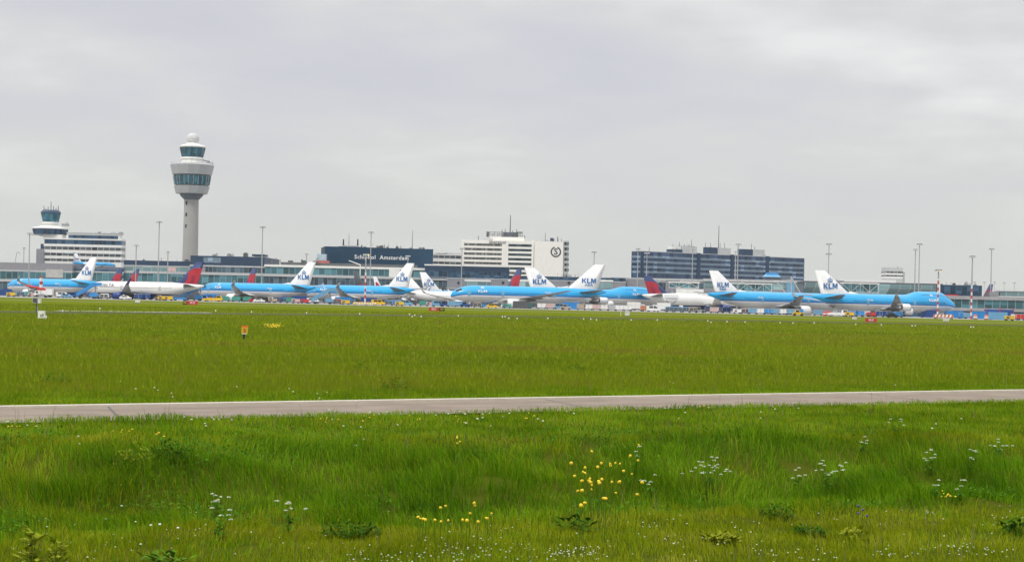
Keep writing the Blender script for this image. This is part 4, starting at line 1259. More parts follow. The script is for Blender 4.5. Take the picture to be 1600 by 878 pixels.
for i in range(14):
    px = 1058 + i * 2.5; v.mast('antenna', px, 381.5 + r_.random() * 2.5, 388, .16, DGREY, 6)

# --- glazed boarding bridges
def jet_bridge(label, px0, px1, yt, yb, Y, tunnel=None):
    b = Bld('jet_bridge', label, 'jet bridge', px0, Y, px1, Y, 3.2, [], 'boarding bridges at the pier')
    b.part('roof', OFFW, px0 - 1, px1 + 1, yt, yt + 1.7, .3, 3.8)
    b.part('floor', LGREY, px0, px1, yb - 1.4, yb, .2, 3.6)
    b.part('glass_wall', GT, px0 + .5, px1 - .5, yt + 1.7, yb - 1.4, 0, 3.2)
    z1, z0 = b.z(yt + 1.7, (px0 + px1) / 2), b.z(yb - 1.4, (px0 + px1) / 2)
    n = max(3, int(b.L / 3.6)); t = MB()
    for i in range(n):
        x0, x1 = b.L * i / n, b.L * (i + 1) / n
        t.tube((x0, -.12, z0 if i % 2 else z1), (x1, -.12, z1 if i % 2 else z0), .085, n=5); t.tube((x0, -.12, z0), (x0, -.12, z1), .07, n=5)
    t.tube((b.L, -.12, z0), (b.L, -.12, z1), .12, n=5)
    t.build('truss', OFFW, b.root)
    for q in (.12, .88): MB().box(b.L * q - .35, b.L * q + .35, 1, 1.8, 0, z0 - .5).build('support_column', LGREY, b.root)
    if tunnel:
        a, c, y0, y1 = tunnel
        b.part('boarding_tunnel', OFFW, a, c, y0, y1, 4, 3.4)
    return b
jet_bridge('glazed boarding bridge just right of the curved red and navy fin', 1046, 1092, 440.5, 450.5, 800, (1056, 1098, 451.5, 458.5))
jet_bridge('glazed boarding bridge with cross bracing right of the small worded fin', 1142, 1206, 442.5, 456, 800)
jet_bridge('glazed boarding bridge with white frame above the jumbo', 1316, 1373, 442, 457.5, 790)
q = Bld('boarding_gantry', 'pale steel boarding gantry with slanting braces left of the jumbo tail', 'gantry', 1210, 790, 1246, 790, 3, [])
for a, y0, c, y1 in ((1214, 440, 1230, 461), (1236.5, 432, 1252, 460), (1237, 434, 1237, 462), (1160, 436, 1160, 444), (1209, 440, 1240, 438)):
    x0, x1 = q.lx(a, y0), q.lx(c, y1)
    MB().tube((x0, 1, q.z(y0, a)), (x1, 1, q.z(y1, c)), .28, n=6).build('brace', LGREY, q.root)
q.part('tower_cab', LBLUE, 1231, 1242, 441, 458, -1, 2); q.part('support_column', LGREY, 1235, 1239, 458, None, -.5, 1)
# ------------------------------------------------------------------ light masts
STRIPE = None
def stripe_mat():
    m, nt, p = nt_new('red_white_bands')
    sep = nt.nodes.new('ShaderNodeSeparateXYZ'); nt.links.new(OBJCO(nt), sep.inputs[0])
    f = MATH(nt, 'LESS_THAN', MATH(nt, 'FRACT', MATH(nt, 'DIVIDE', sep.outputs[2], 2.6)), .5)
    nt.links.new(MIX(nt, f, (.70, .69, .67), (.45, .05, .045)), p.inputs['Base Color']); p.inputs['Roughness'].default_value = .5
    return m
STRIPE = stripe_mat()
LAMPG = mat('floodlight_lens', (.62, .64, .64), .2)
LAMPY = mat('lit_lamp', (.9, .6, .2), .3, emit=(1, .55, .15, 2.2))
MGREY = mat('mast_grey', (.36, .36, .36), .5)
def light_mast(label, px, ytop, Y, w=9, striped=0, lit=0, r=.26, second=None, name='light_mast'):
    x, z = W(px, ytop, Y)
    t = thing(name, label, 'light mast', (x, Y, 0), 0, 'floodlight masts around the apron')
    zs = 0
    if striped:
        zs = striped
        MB().tube((0, 0, 0), (0, 0, zs), r * 1.3, r * 1.2, 10).build('striped_base', STRIPE, t)
    MB().tube((0, 0, zs), (0, 0, z - .3), r * 1.15, r * .75, 10).build('pole', MGREY, t)
    hw = w / 2 * Y / F
    for zz in ([z] if second is None else [z, W(px, second, Y)[1]]):
        b = MB().lathe([(hw * .8, zz - .25), (hw * .85, zz - .1), (hw * .8, zz + .05)], n=12)
        h_ = b.build('head_ring', DGREY, t)
        for k in range(6):
            a = k * math.pi / 3 + .3; cx, cy = hw * .82 * math.cos(a), hw * .82 * math.sin(a)
            MB().box(cx - .42, cx + .42, cy - .25, cy + .25, zz - .62, zz - .2).build('floodlight', LAMPY if lit and k < lit else LAMPG, h_)
    return t
D_MAST = [
 ('tall mast standing before the old tower building at far left', 46.5, 364.5, 745, 10),
 ('short thin mast above the grey roof at far left', 37.5, 387, 950, 5),
 ('tall mast rising left of the control tower', 249, 346.5, 760, 10),
 ('slim mast in front of the two red fins', 213, 383, 770, 8),
 ('short slim mast between tall mast and control tower', 262.5, 393, 800, 5),
 ('tall mast right of the control tower', 410.5, 354.5, 770, 10),
 ('short mast on the dark terminal roof left of the sign building', 479, 396.5, 960, 6),
 ('tall mast before the white lettering of the sign building', 580, 362.5, 800, 9),
 ('slim mast at the last letters of the sign building', 637.5, 399, 850, 7),
 ('mast at the left end of the cream hotel', 722, 388, 870, 8),
 ('short mast against the sky just right of the hotel', 928.5, 393.5, 880, 10),
 ('mast at the left corner of the striped building', 997, 388.5, 860, 9),
 ('shorter mast against the left bays of the striped building', 1011, 394.5, 870, 8),
 ('slim mast before the left rooftop block of the striped building', 1082.5, 386, 850, 7),
 ('tall mast before the middle of the striped building', 1153.5, 381.5, 780, 10),
 ('shorter mast beside the tall one before the middle of the striped building', 1149.5, 393, 900, 6),
 ('taller of two masts standing close together right of the distant office', 1437, 381, 765, 11),
 ('shorter of two masts standing close together right of the distant office', 1430.5, 389.5, 800, 9),
 ('tall plain mast nearest the right edge', 1549.5, 388.5, 800, 10),
]
for lb, px, yt, Y, w in D_MAST: light_mast(lb, px, yt, Y, w)
light_mast('mast with two stacked heads right of the striped building', 1295.5, 381, 840, 11, second=396.5)
light_mast('mast with red and white base before the jumbo nose, lamp glowing', 1466.5, 421.5, 652, 13, striped=15, lit=2)
light_mast('mast with red and white base right of the jumbo nose', 1519.5, 400, 664, 11, striped=13)
light_mast('mast with red and white base before the sign building, lamps glowing', 572, 396.5, 690, 8, striped=13, lit=2)
for i, px in enumerate((1510, 1523, 1538, 1554, 1569, 1585)):
    light_mast('small distant mast above the right pier roof', px, 440 + i * .3, 990, 5, r=.14)
# hooped antenna at far left
x, z = W(27, 394, 960)
t = thing('hoop_pole', 'slim bent pole on the grey roof at far left', 'pole', (x, 960, 0))
b = MB().tube((-1.5, 0, 14), (-.4, 0, z - 1), .12, n=6)
for i in range(8):
    a0, a1 = math.pi * (1 - i / 8), math.pi * (1 - (i + 1) / 8)
    b.tube((.5 + .9 * math.cos(a0), 0, z - 1 + math.sin(a0)), (.5 + .9 * math.cos(a1), 0, z - 1 + math.sin(a1)), .12, n=6)
b.build('bent_pole', DGREY, t)
# roof lamp arm on the sign building side
x, z = W(545, 407, 925); x2, z2 = W(563, 414, 925)
t = thing('lamp_arm', 'pale slanting lamp arm over the terminal roof below the sign', 'lamp', (x2, 925, 0))
MB().tube((0, 0, 14.5), (0, 0, z2), .25).tube((0, 0, z2), (x - x2, 0, z), .3, .2).build('arm', OFFW, t)

# ------------------------------------------------------------------ ground vehicles and equipment
# local: x along the length, y depth, z up
GP = 'ground equipment around the parked airliners'
CACHE = {}
def part(key, name, mb_fn, m, parent):
    k = (key, name, m.name)
    if k not in CACHE:
        o = mb_fn().build(name, m, parent); CACHE[k] = o.data
        return o
    o = bpy.data.objects.new(name, CACHE[k]); COL.objects.link(o); o.parent = parent
    return o
def wheels(key, xs, hw, r, parent):
    for x in xs:
        for sd in (-1, 1):
            part((key, x, sd), 'wheel', lambda: MB().tube((x, sd * hw, r), (x, sd * (hw - .28), r), r, n=12), BLACK, parent)
def chamf(x0, x1, y0, y1, z0, z1, c=.25):
    return lambda: MB().prism([(x0, z0), (x1, z0), (x1, z1 - c), (x1 - c, z1), (x0 + c, z1), (x0, z1 - c)], y0, y1)
def G_container(m, t):
    part('ct', 'body', lambda: MB().prism([(-1.0, .55), (1.0, .55), (1.55, 1.05), (1.55, 2.15), (-1.55, 2.15), (-1.55, .55)], -.75, .75), m, t)
    part('ct', 'frame', lambda: MB().box(-1.6, 1.6, -.8, -.76, 2.05, 2.18).box(-1.6, -1.5, -.8, -.76, .5, 2.1).box(-.05, .05, -.8, -.76, .5, 2.1), LGREY, t)
    part('ct', 'dolly_frame', lambda: MB().box(-1.7, 1.7, -.8, .8, .38, .52).box(1.7, 2.4, -.06, .06, .38, .48), DGREY, t)
    wheels('ct', (-1.2, 1.2), .75, .22, t)
def G_cart(m, t):
    part('ca', 'frame', lambda: MB().box(-1.6, 1.6, -.8, .8, .35, .5).box(1.6, 2.3, -.05, .05, .36, .46), DGREY, t)
    part('ca', 'cover', chamf(-1.55, 1.55, -.78, .78, .52, 2.0, .4), m, t)
    part('ca', 'curtain', lambda: MB().box(-1.4, -.1, -.82, -.785, .6, 1.7).box(.1, 1.4, -.82, -.785, .6, 1.7), DGREY if m is not TEAL else TEAL, t)
    wheels('ca', (-1.15, 1.15), .75, .26, t)
def G_truck(m, t, cab=None):
    cab = cab or WHITE
    part('tr', 'chassis', lambda: MB().box(-3.3, 3.3, -.9, .9, .55, .85), DGREY, t)
    part('tr', 'cargo_box', chamf(-3.3, 1.5, -1.2, 1.2, .9, 3.3, .08), m, t)
    c = part('tr', 'cab', lambda: MB().prism([(1.65, .6), (3.5, .6), (3.5, 1.5), (3.1, 2.5), (1.65, 2.6)], -1.1, 1.1), cab, t)
    part('tr', 'windscreen', lambda: MB().prism([(3.49, 1.55), (3.53, 1.55), (3.15, 2.42), (3.11, 2.42)], -.95, .95).box(2.1, 3.0, -1.12, -1.105, 1.5, 2.2).box(2.1, 3.0, 1.105, 1.12, 1.5, 2.2), GLASS, c)
    wheels('tr', (-2.2, 2.5), 1.1, .5, t)
def G_van(m, t):
    part('va', 'body', lambda: MB().prism([(-2.5, .4), (2.5, .4), (2.5, 1.05), (1.7, 1.2), (.95, 2.05), (-2.4, 2.1), (-2.5, 1.9)], -.95, .95), m, t)
    part('va', 'window', lambda: MB().prism([(.0, 1.25), (1.5, 1.25), (.85, 1.9), (.0, 1.9)], -.97, .97).box(-1.6, -.2, -.97, .97, 1.3, 1.9), GLASS, t)
    part('va', 'headlight', lambda: MB().box(2.49, 2.53, -.85, -.5, .75, .95).box(2.49, 2.53, .5, .85, .75, .95), LAMPG, t)
    wheels('va', (-1.6, 1.6), .9, .36, t)
def G_car(m, t):
    part('cr', 'body', lambda: MB().prism([(-2.1, .35), (2.1, .35), (2.1, .8), (1.3, .95), (.6, 1.45), (-1.2, 1.45), (-1.9, 1.0), (-2.1, .95)], -.85, .85), m, t)
    part('cr', 'window', lambda: MB().prism([(-1.3, .98), (1.0, .98), (.5, 1.37), (-1.1, 1.37)], -.87, .87), GLASS, t)
    wheels('cr', (-1.3, 1.3), .82, .32, t)
def G_tractor(m, t):
    part('tt', 'body', lambda: MB().prism([(-1.9, .45), (1.9, .45), (1.9, 1.1), (.4, 1.15), (-1.9, 1.0)], -.95, .95), m, t)
    c = part('tt', 'cab', lambda: MB().prism([(-1.1, 1.0), (.5, 1.0), (.3, 1.95), (-1.0, 1.95)], -.75, .75), m, t)
    part('tt', 'cab_window', lambda: MB().prism([(-.95, 1.2), (.3, 1.2), (.18, 1.8), (-.9, 1.8)], -.77, .77), GLASS, c)
    wheels('tt', (-1.2, 1.2), .95, .45, t)
def G_tug(m, t):
    part('tg', 'body', lambda: MB().prism([(-3.6, .4), (3.6, .4), (3.6, 1.2), (-1.4, 1.3), (-3.6, 1.0)], -1.4, 1.4), m, t)
    c = part('tg', 'cab', lambda: MB().prism([(1.4, 1.2), (3.4, 1.2), (3.1, 2.2), (1.6, 2.2)], -1.2, 1.2), m, t)
    part('tg', 'cab_window', lambda: MB().prism([(1.6, 1.4), (3.2, 1.4), (3.0, 2.05), (1.7, 2.05)], -1.22, 1.22), GLASS, c)
    wheels('tg', (-2.3, 2.3), 1.35, .6, t)
def G_stairs(m, t):
    part('st', 'chassis', lambda: MB().box(-4.4, 3.6, -1.0, 1.0, .5, .85), DGREY, t)
    s = part('st', 'staircase', lambda: MB().prism([(-4.4, .9), (-3.8, .9), (2.4, 4.7), (4.6, 4.7), (4.6, 4.95), (2.3, 4.95), (-4.4, 1.15)], -.9, .9), m, t)
    part('st', 'side_panel', lambda: MB().prism([(-4.2, 1.15), (2.3, 5.0), (4.6, 5.0), (4.6, 6.0), (2.2, 6.0), (-4.2, 2.1)], -.95, -.88).prism([(-4.2, 1.15), (2.3, 5.0), (4.6, 5.0), (4.6, 6.0), (2.2, 6.0), (-4.2, 2.1)], .88, .95), m, s)
    part('st', 'support_leg', lambda: MB().box(2.4, 2.7, -.7, .7, .85, 4.7).tube((-1.5, 0, .85), (2.4, 0, 4.2), .12), GREY, t)
    part('st', 'cab', lambda: MB().prism([(.6, .6), (3.5, .6), (3.5, 1.4), (3.0, 2.2), (.6, 2.2)], -1.0, 1.0), m, t)
    wheels('st', (-3.0, 2.5), 1.0, .45, t)
def G_lift(m, t):
    part('lf', 'chassis', lambda: MB().box(-3.8, 3.8, -1, 1, .55, .9), DGREY, t)
    part('lf', 'cab', lambda: MB().prism([(2.3, .6), (3.9, .6), (3.9, 1.5), (3.6, 2.4), (2.3, 2.4)], -1.1, 1.1), WHITE, t)
    part('lf', 'scissor_lift', lambda: MB().tube((-3.0, -.6, .9), (1.2, -.6, 4.2), .14).tube((1.2, -.6, .9), (-3, -.6, 4.2), .14).tube((-3.0, .6, .9), (1.2, .6, 4.2), .14).tube((1.2, .6, .9), (-3, .6, 4.2), .14), GREY, t)
    part('lf', 'raised_box', chamf(-3.6, 1.9, -1.2, 1.2, 4.2, 6.6, .1), m, t)
    part('lf', 'box_door', lambda: MB().box(-3.3, 1.6, -1.23, -1.205, 4.5, 5.4), LGREY, t)
    wheels('lf', (-2.6, 2.8), 1.1, .5, t)
def G_loader(m, t):
    part('bl', 'chassis', lambda: MB().prism([(-2.6, .45), (2.6, .45), (2.6, .9), (1.0, 1.25), (-2.6, 1.0)], -.9, .9), m, t)
    part('bl', 'conveyor', lambda: MB().prism([(-3.6, .9), (3.6, 2.3), (3.6, 2.6), (-3.6, 1.2)], -.45, .45), DGREY, t)
    part('bl', 'rail', lambda: MB().prism([(-3.6, 1.2), (3.6, 2.6), (3.6, 2.75), (-3.6, 1.35)], -.5, -.46), m, t)
    wheels('bl', (-1.7, 1.7), .85, .4, t)
def G_barrel(m, t):
    part('br', 'body', lambda: MB().lathe([(.5, 0), (.55, .5), (.5, 1.2), (.3, 1.35)], n=14, smooth=True), m, t)
    part('br', 'band', lambda: MB().lathe([(.56, .45), (.56, .75)], n=14, cap0=False, cap1=False), WHITE, t)
def G_barrier(m, t):
    part('ba', 'panel', lambda: MB().prism([(-2.6, .3), (2.6, .3), (2.3, 1.1), (-2.3, 1.1)], -.15, .15), m, t)
    part('ba', 'stripe', lambda: sum_(MB(), [lambda b, i=i: b.prism([(-2.2 + i * .9, .35), (-1.8 + i * .9, .35), (-1.6 + i * .9, 1.05), (-2.0 + i * .9, 1.05)], -.17, -.155) for i in range(5)]), WHITE, t)
    part('ba', 'foot', lambda: MB().box(-2.2, -1.8, -.5, .5, 0, .3).box(1.8, 2.2, -.5, .5, 0, .3), DGREY, t)
def sum_(b, fs):
    for f in fs: f(b)
    return b
def G_crate(m, t):
    part('cb', 'body', lambda: MB().box(-3.0, 3.0, -1.2, 1.2, .15, 2.7), m, t)
    part('cb', 'rib', lambda: sum_(MB(), [lambda b, i=i: b.box(-2.9 + i * .55, -2.75 + i * .55, -1.28, -1.2, .2, 2.65) for i in range(11)]), m, t)
    part('cb', 'skid', lambda: MB().box(-2.8, -2.4, -1.1, 1.1, 0, .15).box(2.4, 2.8, -1.1, 1.1, 0, .15), DGREY, t)
def G_gpu(m, t):
    part('gp', 'body', chamf(-1.5, 1.5, -.8, .8, .5, 1.6, .15), m, t)
    part('gp', 'grille', lambda: MB().box(-1.1, -.2, -.83, -.805, .7, 1.3), DGREY, t)
    part('gp', 'tow_bar', lambda: MB().box(1.5, 2.4, -.06, .06, .4, .5), DGREY, t)
    wheels('gp', (-1.0, 1.0), .78, .3, t)
GK = dict(container=(G_container, 'cargo_container', 'container'), cart=(G_cart, 'baggage_cart', 'cart'), truck=(G_truck, 'box_truck', 'truck'), van=(G_van, 'service_van', 'van'), car=(G_car, 'apron_car', 'car'),
    tractor=(G_tractor, 'baggage_tractor', 'tractor'), tug=(G_tug, 'tow_tug', 'tug'), stairs=(G_stairs, 'boarding_stairs', 'stairs'), lift=(G_lift, 'catering_truck', 'truck'), loader=(G_loader, 'belt_loader', 'loader'),
    barrel=(G_barrel, 'plastic_barrel', 'barrel'), barrier=(G_barrier, 'road_barrier', 'barrier'), crate=(G_crate, 'steel_container', 'container'), gpu=(G_gpu, 'power_unit', 'generator'))
def gse(kind, col, px, Y, label, rz=0.0, sc=1.0, group=None):
    fn, nm, cat = GK[kind]
    t = thing(nm, label, cat, (GX(px, Y), Y, .02), R(rz), group or GP)
    t.scale = (sc, sc, sc)
    fn(col, t)
    return t
A = WHITE
LIST = [
 ('crate', DBLUE, 6, 752, 'dark blue steel container at the extreme left edge'), ('gpu', LBLUE, 20, 735, 'pale blue power unit left of the leftmost white engine', 0), ('gpu', YELLOW, 17, 700, 'low yellow power unit at far left'),
 ('cart', LBLUE, 33, 730, 'pale blue baggage cart under the leftmost white engine'), ('cart', TEAL, 41, 745, 'teal covered cart right of the leftmost white engine'), ('gpu', PINK, 50, 725, 'pink generator behind the small post box'),
 ('truck', WHITE, 69, 720, 'white box truck under the wing of the far left airliner', 180), ('van', WHITE, 98, 722, 'white van under the far left airliner'), ('van', DBLUE, 110, 730, 'dark blue van beside the white van at left', 180), ('car', LBLUE, 104, 712, 'light blue car low in front of the two vans at left'),
 ('stairs', BLUE, 138, 692, 'bright blue boarding stairs leaning to the nose of the white airliner'), ('cart', WHITE, 163, 690, 'white covered cart right of the blue boarding stairs'), ('gpu', TAN, 150, 694, 'tan power unit beside the blue boarding stairs'),
 ('car', WHITE, 196, 680, 'white car under the dark winglet'), ('container', DBLUE, 217, 700, 'navy container left under the white airliner belly'), ('container', DBLUE, 229, 702, 'navy container right under the white airliner belly'), ('van', DBLUE, 243, 705, 'navy van under the white airliner belly'),
 ('tractor', TAN, 250, 690, 'tan tractor behind the two yellow power units'), ('gpu', YELLOW, 254, 676, 'left yellow power unit below the white airliner tail'), ('gpu', YELLOW, 263, 676, 'right yellow power unit below the white airliner tail'),
 ('loader', BLUE, 281, 694, 'bright blue belt loader below the white airliner tail'), ('stairs', BLUE, 302, 700, 'bright blue boarding stairs between two nose and tail ends', 0), ('van', BLUE, 318, 705, 'bright blue van just left of the yellow tractor'), ('crate', BLUE, 331, 740, 'bright blue container behind the yellow tractor'),
 ('tug', YELLOW, 332, 690, 'yellow low tow tug near the nose of the airliner with green carts'),
 ('cart', TEAL, 352, 700, 'green covered cart, left of the row of three'), ('cart', TEAL, 369, 700, 'green covered cart, middle of the row of three'), ('cart', TEAL, 386, 700, 'green covered cart, right of the row of three'),
 ('car', RED, 398, 695, 'red car right of the green carts'), ('car', WHITE, 405, 688, 'white car right of the green carts'), ('van', BLACK, 413, 697, 'black van under the blue airliner with green carts'), ('van', WHITE, 421, 701, 'white van right of the black van'),
 ('gpu', TAN, 426, 692, 'tan power unit right of the white van'), ('cart', DBLUE, 433, 700, 'dark blue cart under the tail of the airliner with green carts'), ('cart', BLUE, 443, 702, 'bright blue cart under the tail of the airliner with green carts'), ('cart', TEAL, 454, 698, 'green cart under the tail right of the blue carts'), ('gpu', PINK, 462, 694, 'pink power unit under the second lettered tail'), ('crate', DBLUE, 468, 720, 'dark blue container below the second lettered tail'), ('gpu', RED, 476, 692, 'red power unit left of the grey boarding stairs'),
 ('stairs', LBLUE, 505, 682, 'pale grey blue boarding stairs at an airliner nose below the sign building', 20), ('van', WHITE, 490, 696, 'white van behind the pale boarding stairs'),
 ('cart', ORANGE, 527, 697, 'orange cart behind the yellow power unit'), ('crate', BLUE, 536, 708, 'bright blue container under the airliner below the sign'), ('gpu', YELLOW, 540, 678, 'yellow power unit below the sign building'), ('cart', BLUE, 549, 690, 'bright blue cart left of the checkered barrier'),
 ('barrier', RED, 565, 680, 'red and white barrier at the foot of the striped mast'), ('crate', DBLUE, 576, 698, 'dark blue container right of the striped mast'), ('van', YELLOW, 591, 682, 'yellow van below the airliner under the sign', 0), ('barrier', YELLOW, 562, 672, 'low yellow barrier, left of the pair'), ('barrier', YELLOW, 579, 672, 'low yellow barrier, right of the pair'),
 ('cart', LBLUE, 607, 690, 'pale blue cart left of the plain white airliner engine'), ('container', BLUE, 618, 694, 'bright blue container left of the plain white airliner engine'), ('gpu', YELLOW, 624, 664, 'yellow power unit standing alone on the apron edge'), ('van', LBLUE, 634, 690, 'pale blue van under the plain white airliner wing'),
 ('cart', TEAL, 662, 700, 'green cart right of the white engine intake'), ('gpu', PINK, 672, 698, 'pink power unit under the plain white fuselage'), ('van', LBLUE, 685, 692, 'pale blue van under the plain white fuselage'), ('tractor', DBLUE, 695, 690, 'dark blue tractor under the plain white fuselage'),
 ('container', LBLUE, 706, 686, 'pale blue container, left of two under the long airliner nose'), ('container', LBLUE, 716, 686, 'pale blue container, right of two under the long airliner nose'), ('tractor', DBLUE, 727, 684, 'dark blue tractor left of the tan canvas cart'), ('cart', TAN, 746, 676, 'tan canvas covered cart under the long middle airliner'), ('car', YELLOW, 769, 664, 'yellow car under the long middle airliner'),
 ('loader', BLUE, 761, 690, 'bright blue belt loader under the long middle airliner'), ('gpu', TEAL, 792, 676, 'green power unit left of the large white engine'), ('crate', DGREY, 814, 688, 'dark grey container behind the large white engine'), ('cart', TEAL, 824, 690, 'teal cart beside the wheels of the long middle airliner'),
 ('container', OFFW, 846, 682, 'off white container under the long airliner rear, left one'), ('container', PINK, 860, 682, 'pinkish container under the long airliner rear, right one'), ('van', LBLUE, 875, 692, 'pale blue van under the long airliner rear'), ('crate', BLUE, 892, 700, 'bright blue container below the worded tail'), ('tractor', TAN, 884, 664, 'tan tractor on the apron edge below the worded tail'),
 ('container', TAN, 908, 676, 'tan container, first of the long row'), ('container', OFFW, 919, 676, 'off white container with tan neighbour in the long row'), ('container', PINK, 932, 676, 'pinkish container, third in the long row'), ('container', OFFW, 944, 676, 'off white container, fourth in the long row'), ('container', LGREY, 956, 676, 'light grey container, fifth in the long row'), ('container', WHITE, 968, 674, 'white container, sixth in the long row'), ('container', WHITE, 981, 674, 'white container, last of the long row'),
 ('truck', OFFW, 994, 684, 'off white box truck at the hidden jumbo nose'), ('container', ORANGE, 1007, 676, 'orange container under the hidden jumbo nose'), ('van', WHITE, 1021, 672, 'white van right of the orange container'), ('truck', WHITE, 1033, 684, 'white box truck right of the orange container', 180), ('lift', WHITE, 1052, 742, 'catering truck with raised white box at the white airliner tail'),
 ('cart', LBLUE, 1046, 672, 'pale blue cart, first of the row under the white airliner'), ('cart', LBLUE, 1059, 672, 'pale blue cart, second of the row under the white airliner'), ('cart', LBLUE, 1072, 672, 'pale blue cart, last of the row under the white airliner'), ('cart', TAN, 1083, 668, 'tan cart at the end of the pale blue cart row'), ('tractor', GREY, 1093, 668, 'grey tractor right of the tan cart'), ('container', PINK, 1116, 668, 'pink and white container below the small worded fin'),
 ('container', DBLUE, 1135, 690, 'navy container below the blue engine'), ('gpu', WHITE, 1152, 664, 'white power unit below the long right airliner'), ('cart', PINK, 1164, 664, 'pinkish cart under the long right airliner'),
 ('container', LBLUE, 1176, 662, 'pale blue container, first in the row under the right airliner'), ('container', WHITE, 1188, 662, 'white container, second in the row under the right airliner'), ('container', BLUE, 1200, 662, 'bright blue container, third in the row under the right airliner'), ('container', LBLUE, 1212, 662, 'pale blue container, fourth in the row under the right airliner'), ('container', WHITE, 1224, 662, 'white container, fifth in the row under the right airliner'), ('container', LBLUE, 1235, 662, 'pale blue container just left of the big white engine'), ('container', BLUE, 1248, 662, 'bright blue container under the big white engine of the right airliner'),
 ('tractor', YELLOW, 1247, 628, 'yellow tractor in front of the blue container row'), ('container', LBLUE, 1278, 668, 'pale blue container left of the red barrels'), ('barrel', RED, 1289, 650, 'red barrel left of the white tow tug'), ('barrel', RED, 1296, 655, 'red barrel nearest the white tow tug'), ('tug', WHITE, 1309, 650, 'white tow tug between jumbo tail and nose of the long airliner'), ('gpu', YELLOW, 1327, 640, 'yellow power unit right of the white tow tug'), ('lift', LGREY, 1322, 690, 'catering truck with raised grey box under the jumbo tail'),
 ('container', BLUE, 1333, 652, 'bright blue container, left of two beside a white one'), ('container', BLUE, 1343, 652, 'bright blue container, right of two beside a white one'), ('container', WHITE, 1352, 654, 'white container under the jumbo'), ('gpu', RED, 1361, 652, 'red power unit under the jumbo belly'), ('container', DBLUE, 1374, 655, 'dark blue container, left of three under the jumbo wing'), ('container', DBLUE, 1385, 655, 'dark blue container, middle of three under the jumbo wing'), ('container', BLUE, 1403, 655, 'brighter blue container under the jumbo wing'), ('car', BLACK, 1394, 640, 'black car under the jumbo wing'),
 ('crate', DBLUE, 1452, 690, 'dark blue container under the jumbo nose'), ('barrier', ORANGE, 1474, 640, 'orange and white barrier beside the striped mast at the jumbo nose', 0, 1.4), ('crate', BLUE, 1491, 690, 'bright blue container just right of the jumbo nose'), ('container', BLUE, 1504, 685, 'bright blue container, first right of the nose container'), ('container', LBLUE, 1513, 682, 'pale blue container left of the second striped mast'),
 ('barrel', ORANGE, 1524, 640, 'orange barrel at the foot of the second striped mast'), ('barrel', ORANGE, 1541, 640, 'orange barrel left of the big blue containers'), ('crate', BLUE, 1530, 672, 'bright blue container between the orange barrels'),
 ('crate', LBLUE, 1559, 648, 'pale blue container before the big blue containers'), ('gpu', YELLOW, 1577, 624, 'yellow power unit before the big blue containers'), ('container', RED, 1594, 660, 'red container at the extreme right edge'), ('container', WHITE, 1587, 662, 'white container beside the red one at the right edge'),
]
r9 = random.Random(21)
FAR_ROW = 'baggage carts in the far row beneath the airliners'
for i in range(46):
    px = 150 + i * 24.5 + r9.uniform(-8, 8)
    if 700 < px < 720: continue
    gse('cart', [DBLUE, DBLUE, DGREY][i % 3], px, r9.uniform(728, 752) if px < 1100 else r9.uniform(700, 712), ('dark grey' if i % 3 == 2 else 'dark blue') + ' baggage cart in the far row under the airliners', 0, 1.15, FAR_ROW)
for e in LIST:
    kind, col, px, Y, label = e[:5]
    gse(kind, col, px, Y, label, e[5] if len(e) > 5 else 0.0, (e[6] if len(e) > 6 else 1.0) * (1.35 if kind in ('barrel',) else 1.08))
# big blue stacked containers with red poles
for i, (px, lb) in enumerate(((1550, 'left big blue stacked container with red poles before the right pier'), (1571, 'right big blue stacked container with red poles before the right pier'))):
    Y = 672
    t = thing('steel_container', lb, 'container', (GX(px, Y), Y, .02), 0, GP)
    MB().box(-2.7, 2.7, -1.3, 1.3, 0, 3.9).build('body', DBLUE if i else mat('mid_blue_paint', (.02, .11, .42), .45), t)
    b = MB()
    for k in range(9): b.box(-2.6 + k * .62, -2.4 + k * .62, -1.36, -1.3, .1, 3.8)
    b.build('rib', DBLUE, t)
    for x in (-2.75, 2.75): MB().tube((x, -1.4, 0), (x, -1.4, 4.6), .1, n=6).build('red_pole', RED, t)
# bristling red and white mast beside the far left airliner
Y = 690; x, z = W(64, 432, Y)
t = thing('warning_mast', 'red and white crane mast before the far left airliner', 'mast', (GX(63, Y), Y, 0), 0)
MB().tube((.2, 0, 3.2), (.2, 0, z), .75, .6, 10).build('banded_column', STRIPE, t)
MB().tube((-6.0, 0, 4.7), (.2, 0, 3.7), .32, .42, 8).build('red_boom', RED, t)
MB().tube((.2, 0, .9), (.2, 0, 3.2), .16, .16, 8).build('pole', LGREY, t)
MB().prism([(-1.1, 2.9), (2.2, 2.9), (1.6, 3.9), (-.8, 4.1)], -.6, .6).build('cradle', RED, t)
MB().prism([(-1.6, .45), (2.6, .45), (2.6, .9), (1.2, 1.5), (-1.6, 1.2)], -.9, .9).build('body', GREY, t)
wheels('wm', (-1.1, 2.2), 1.0, .5, t)

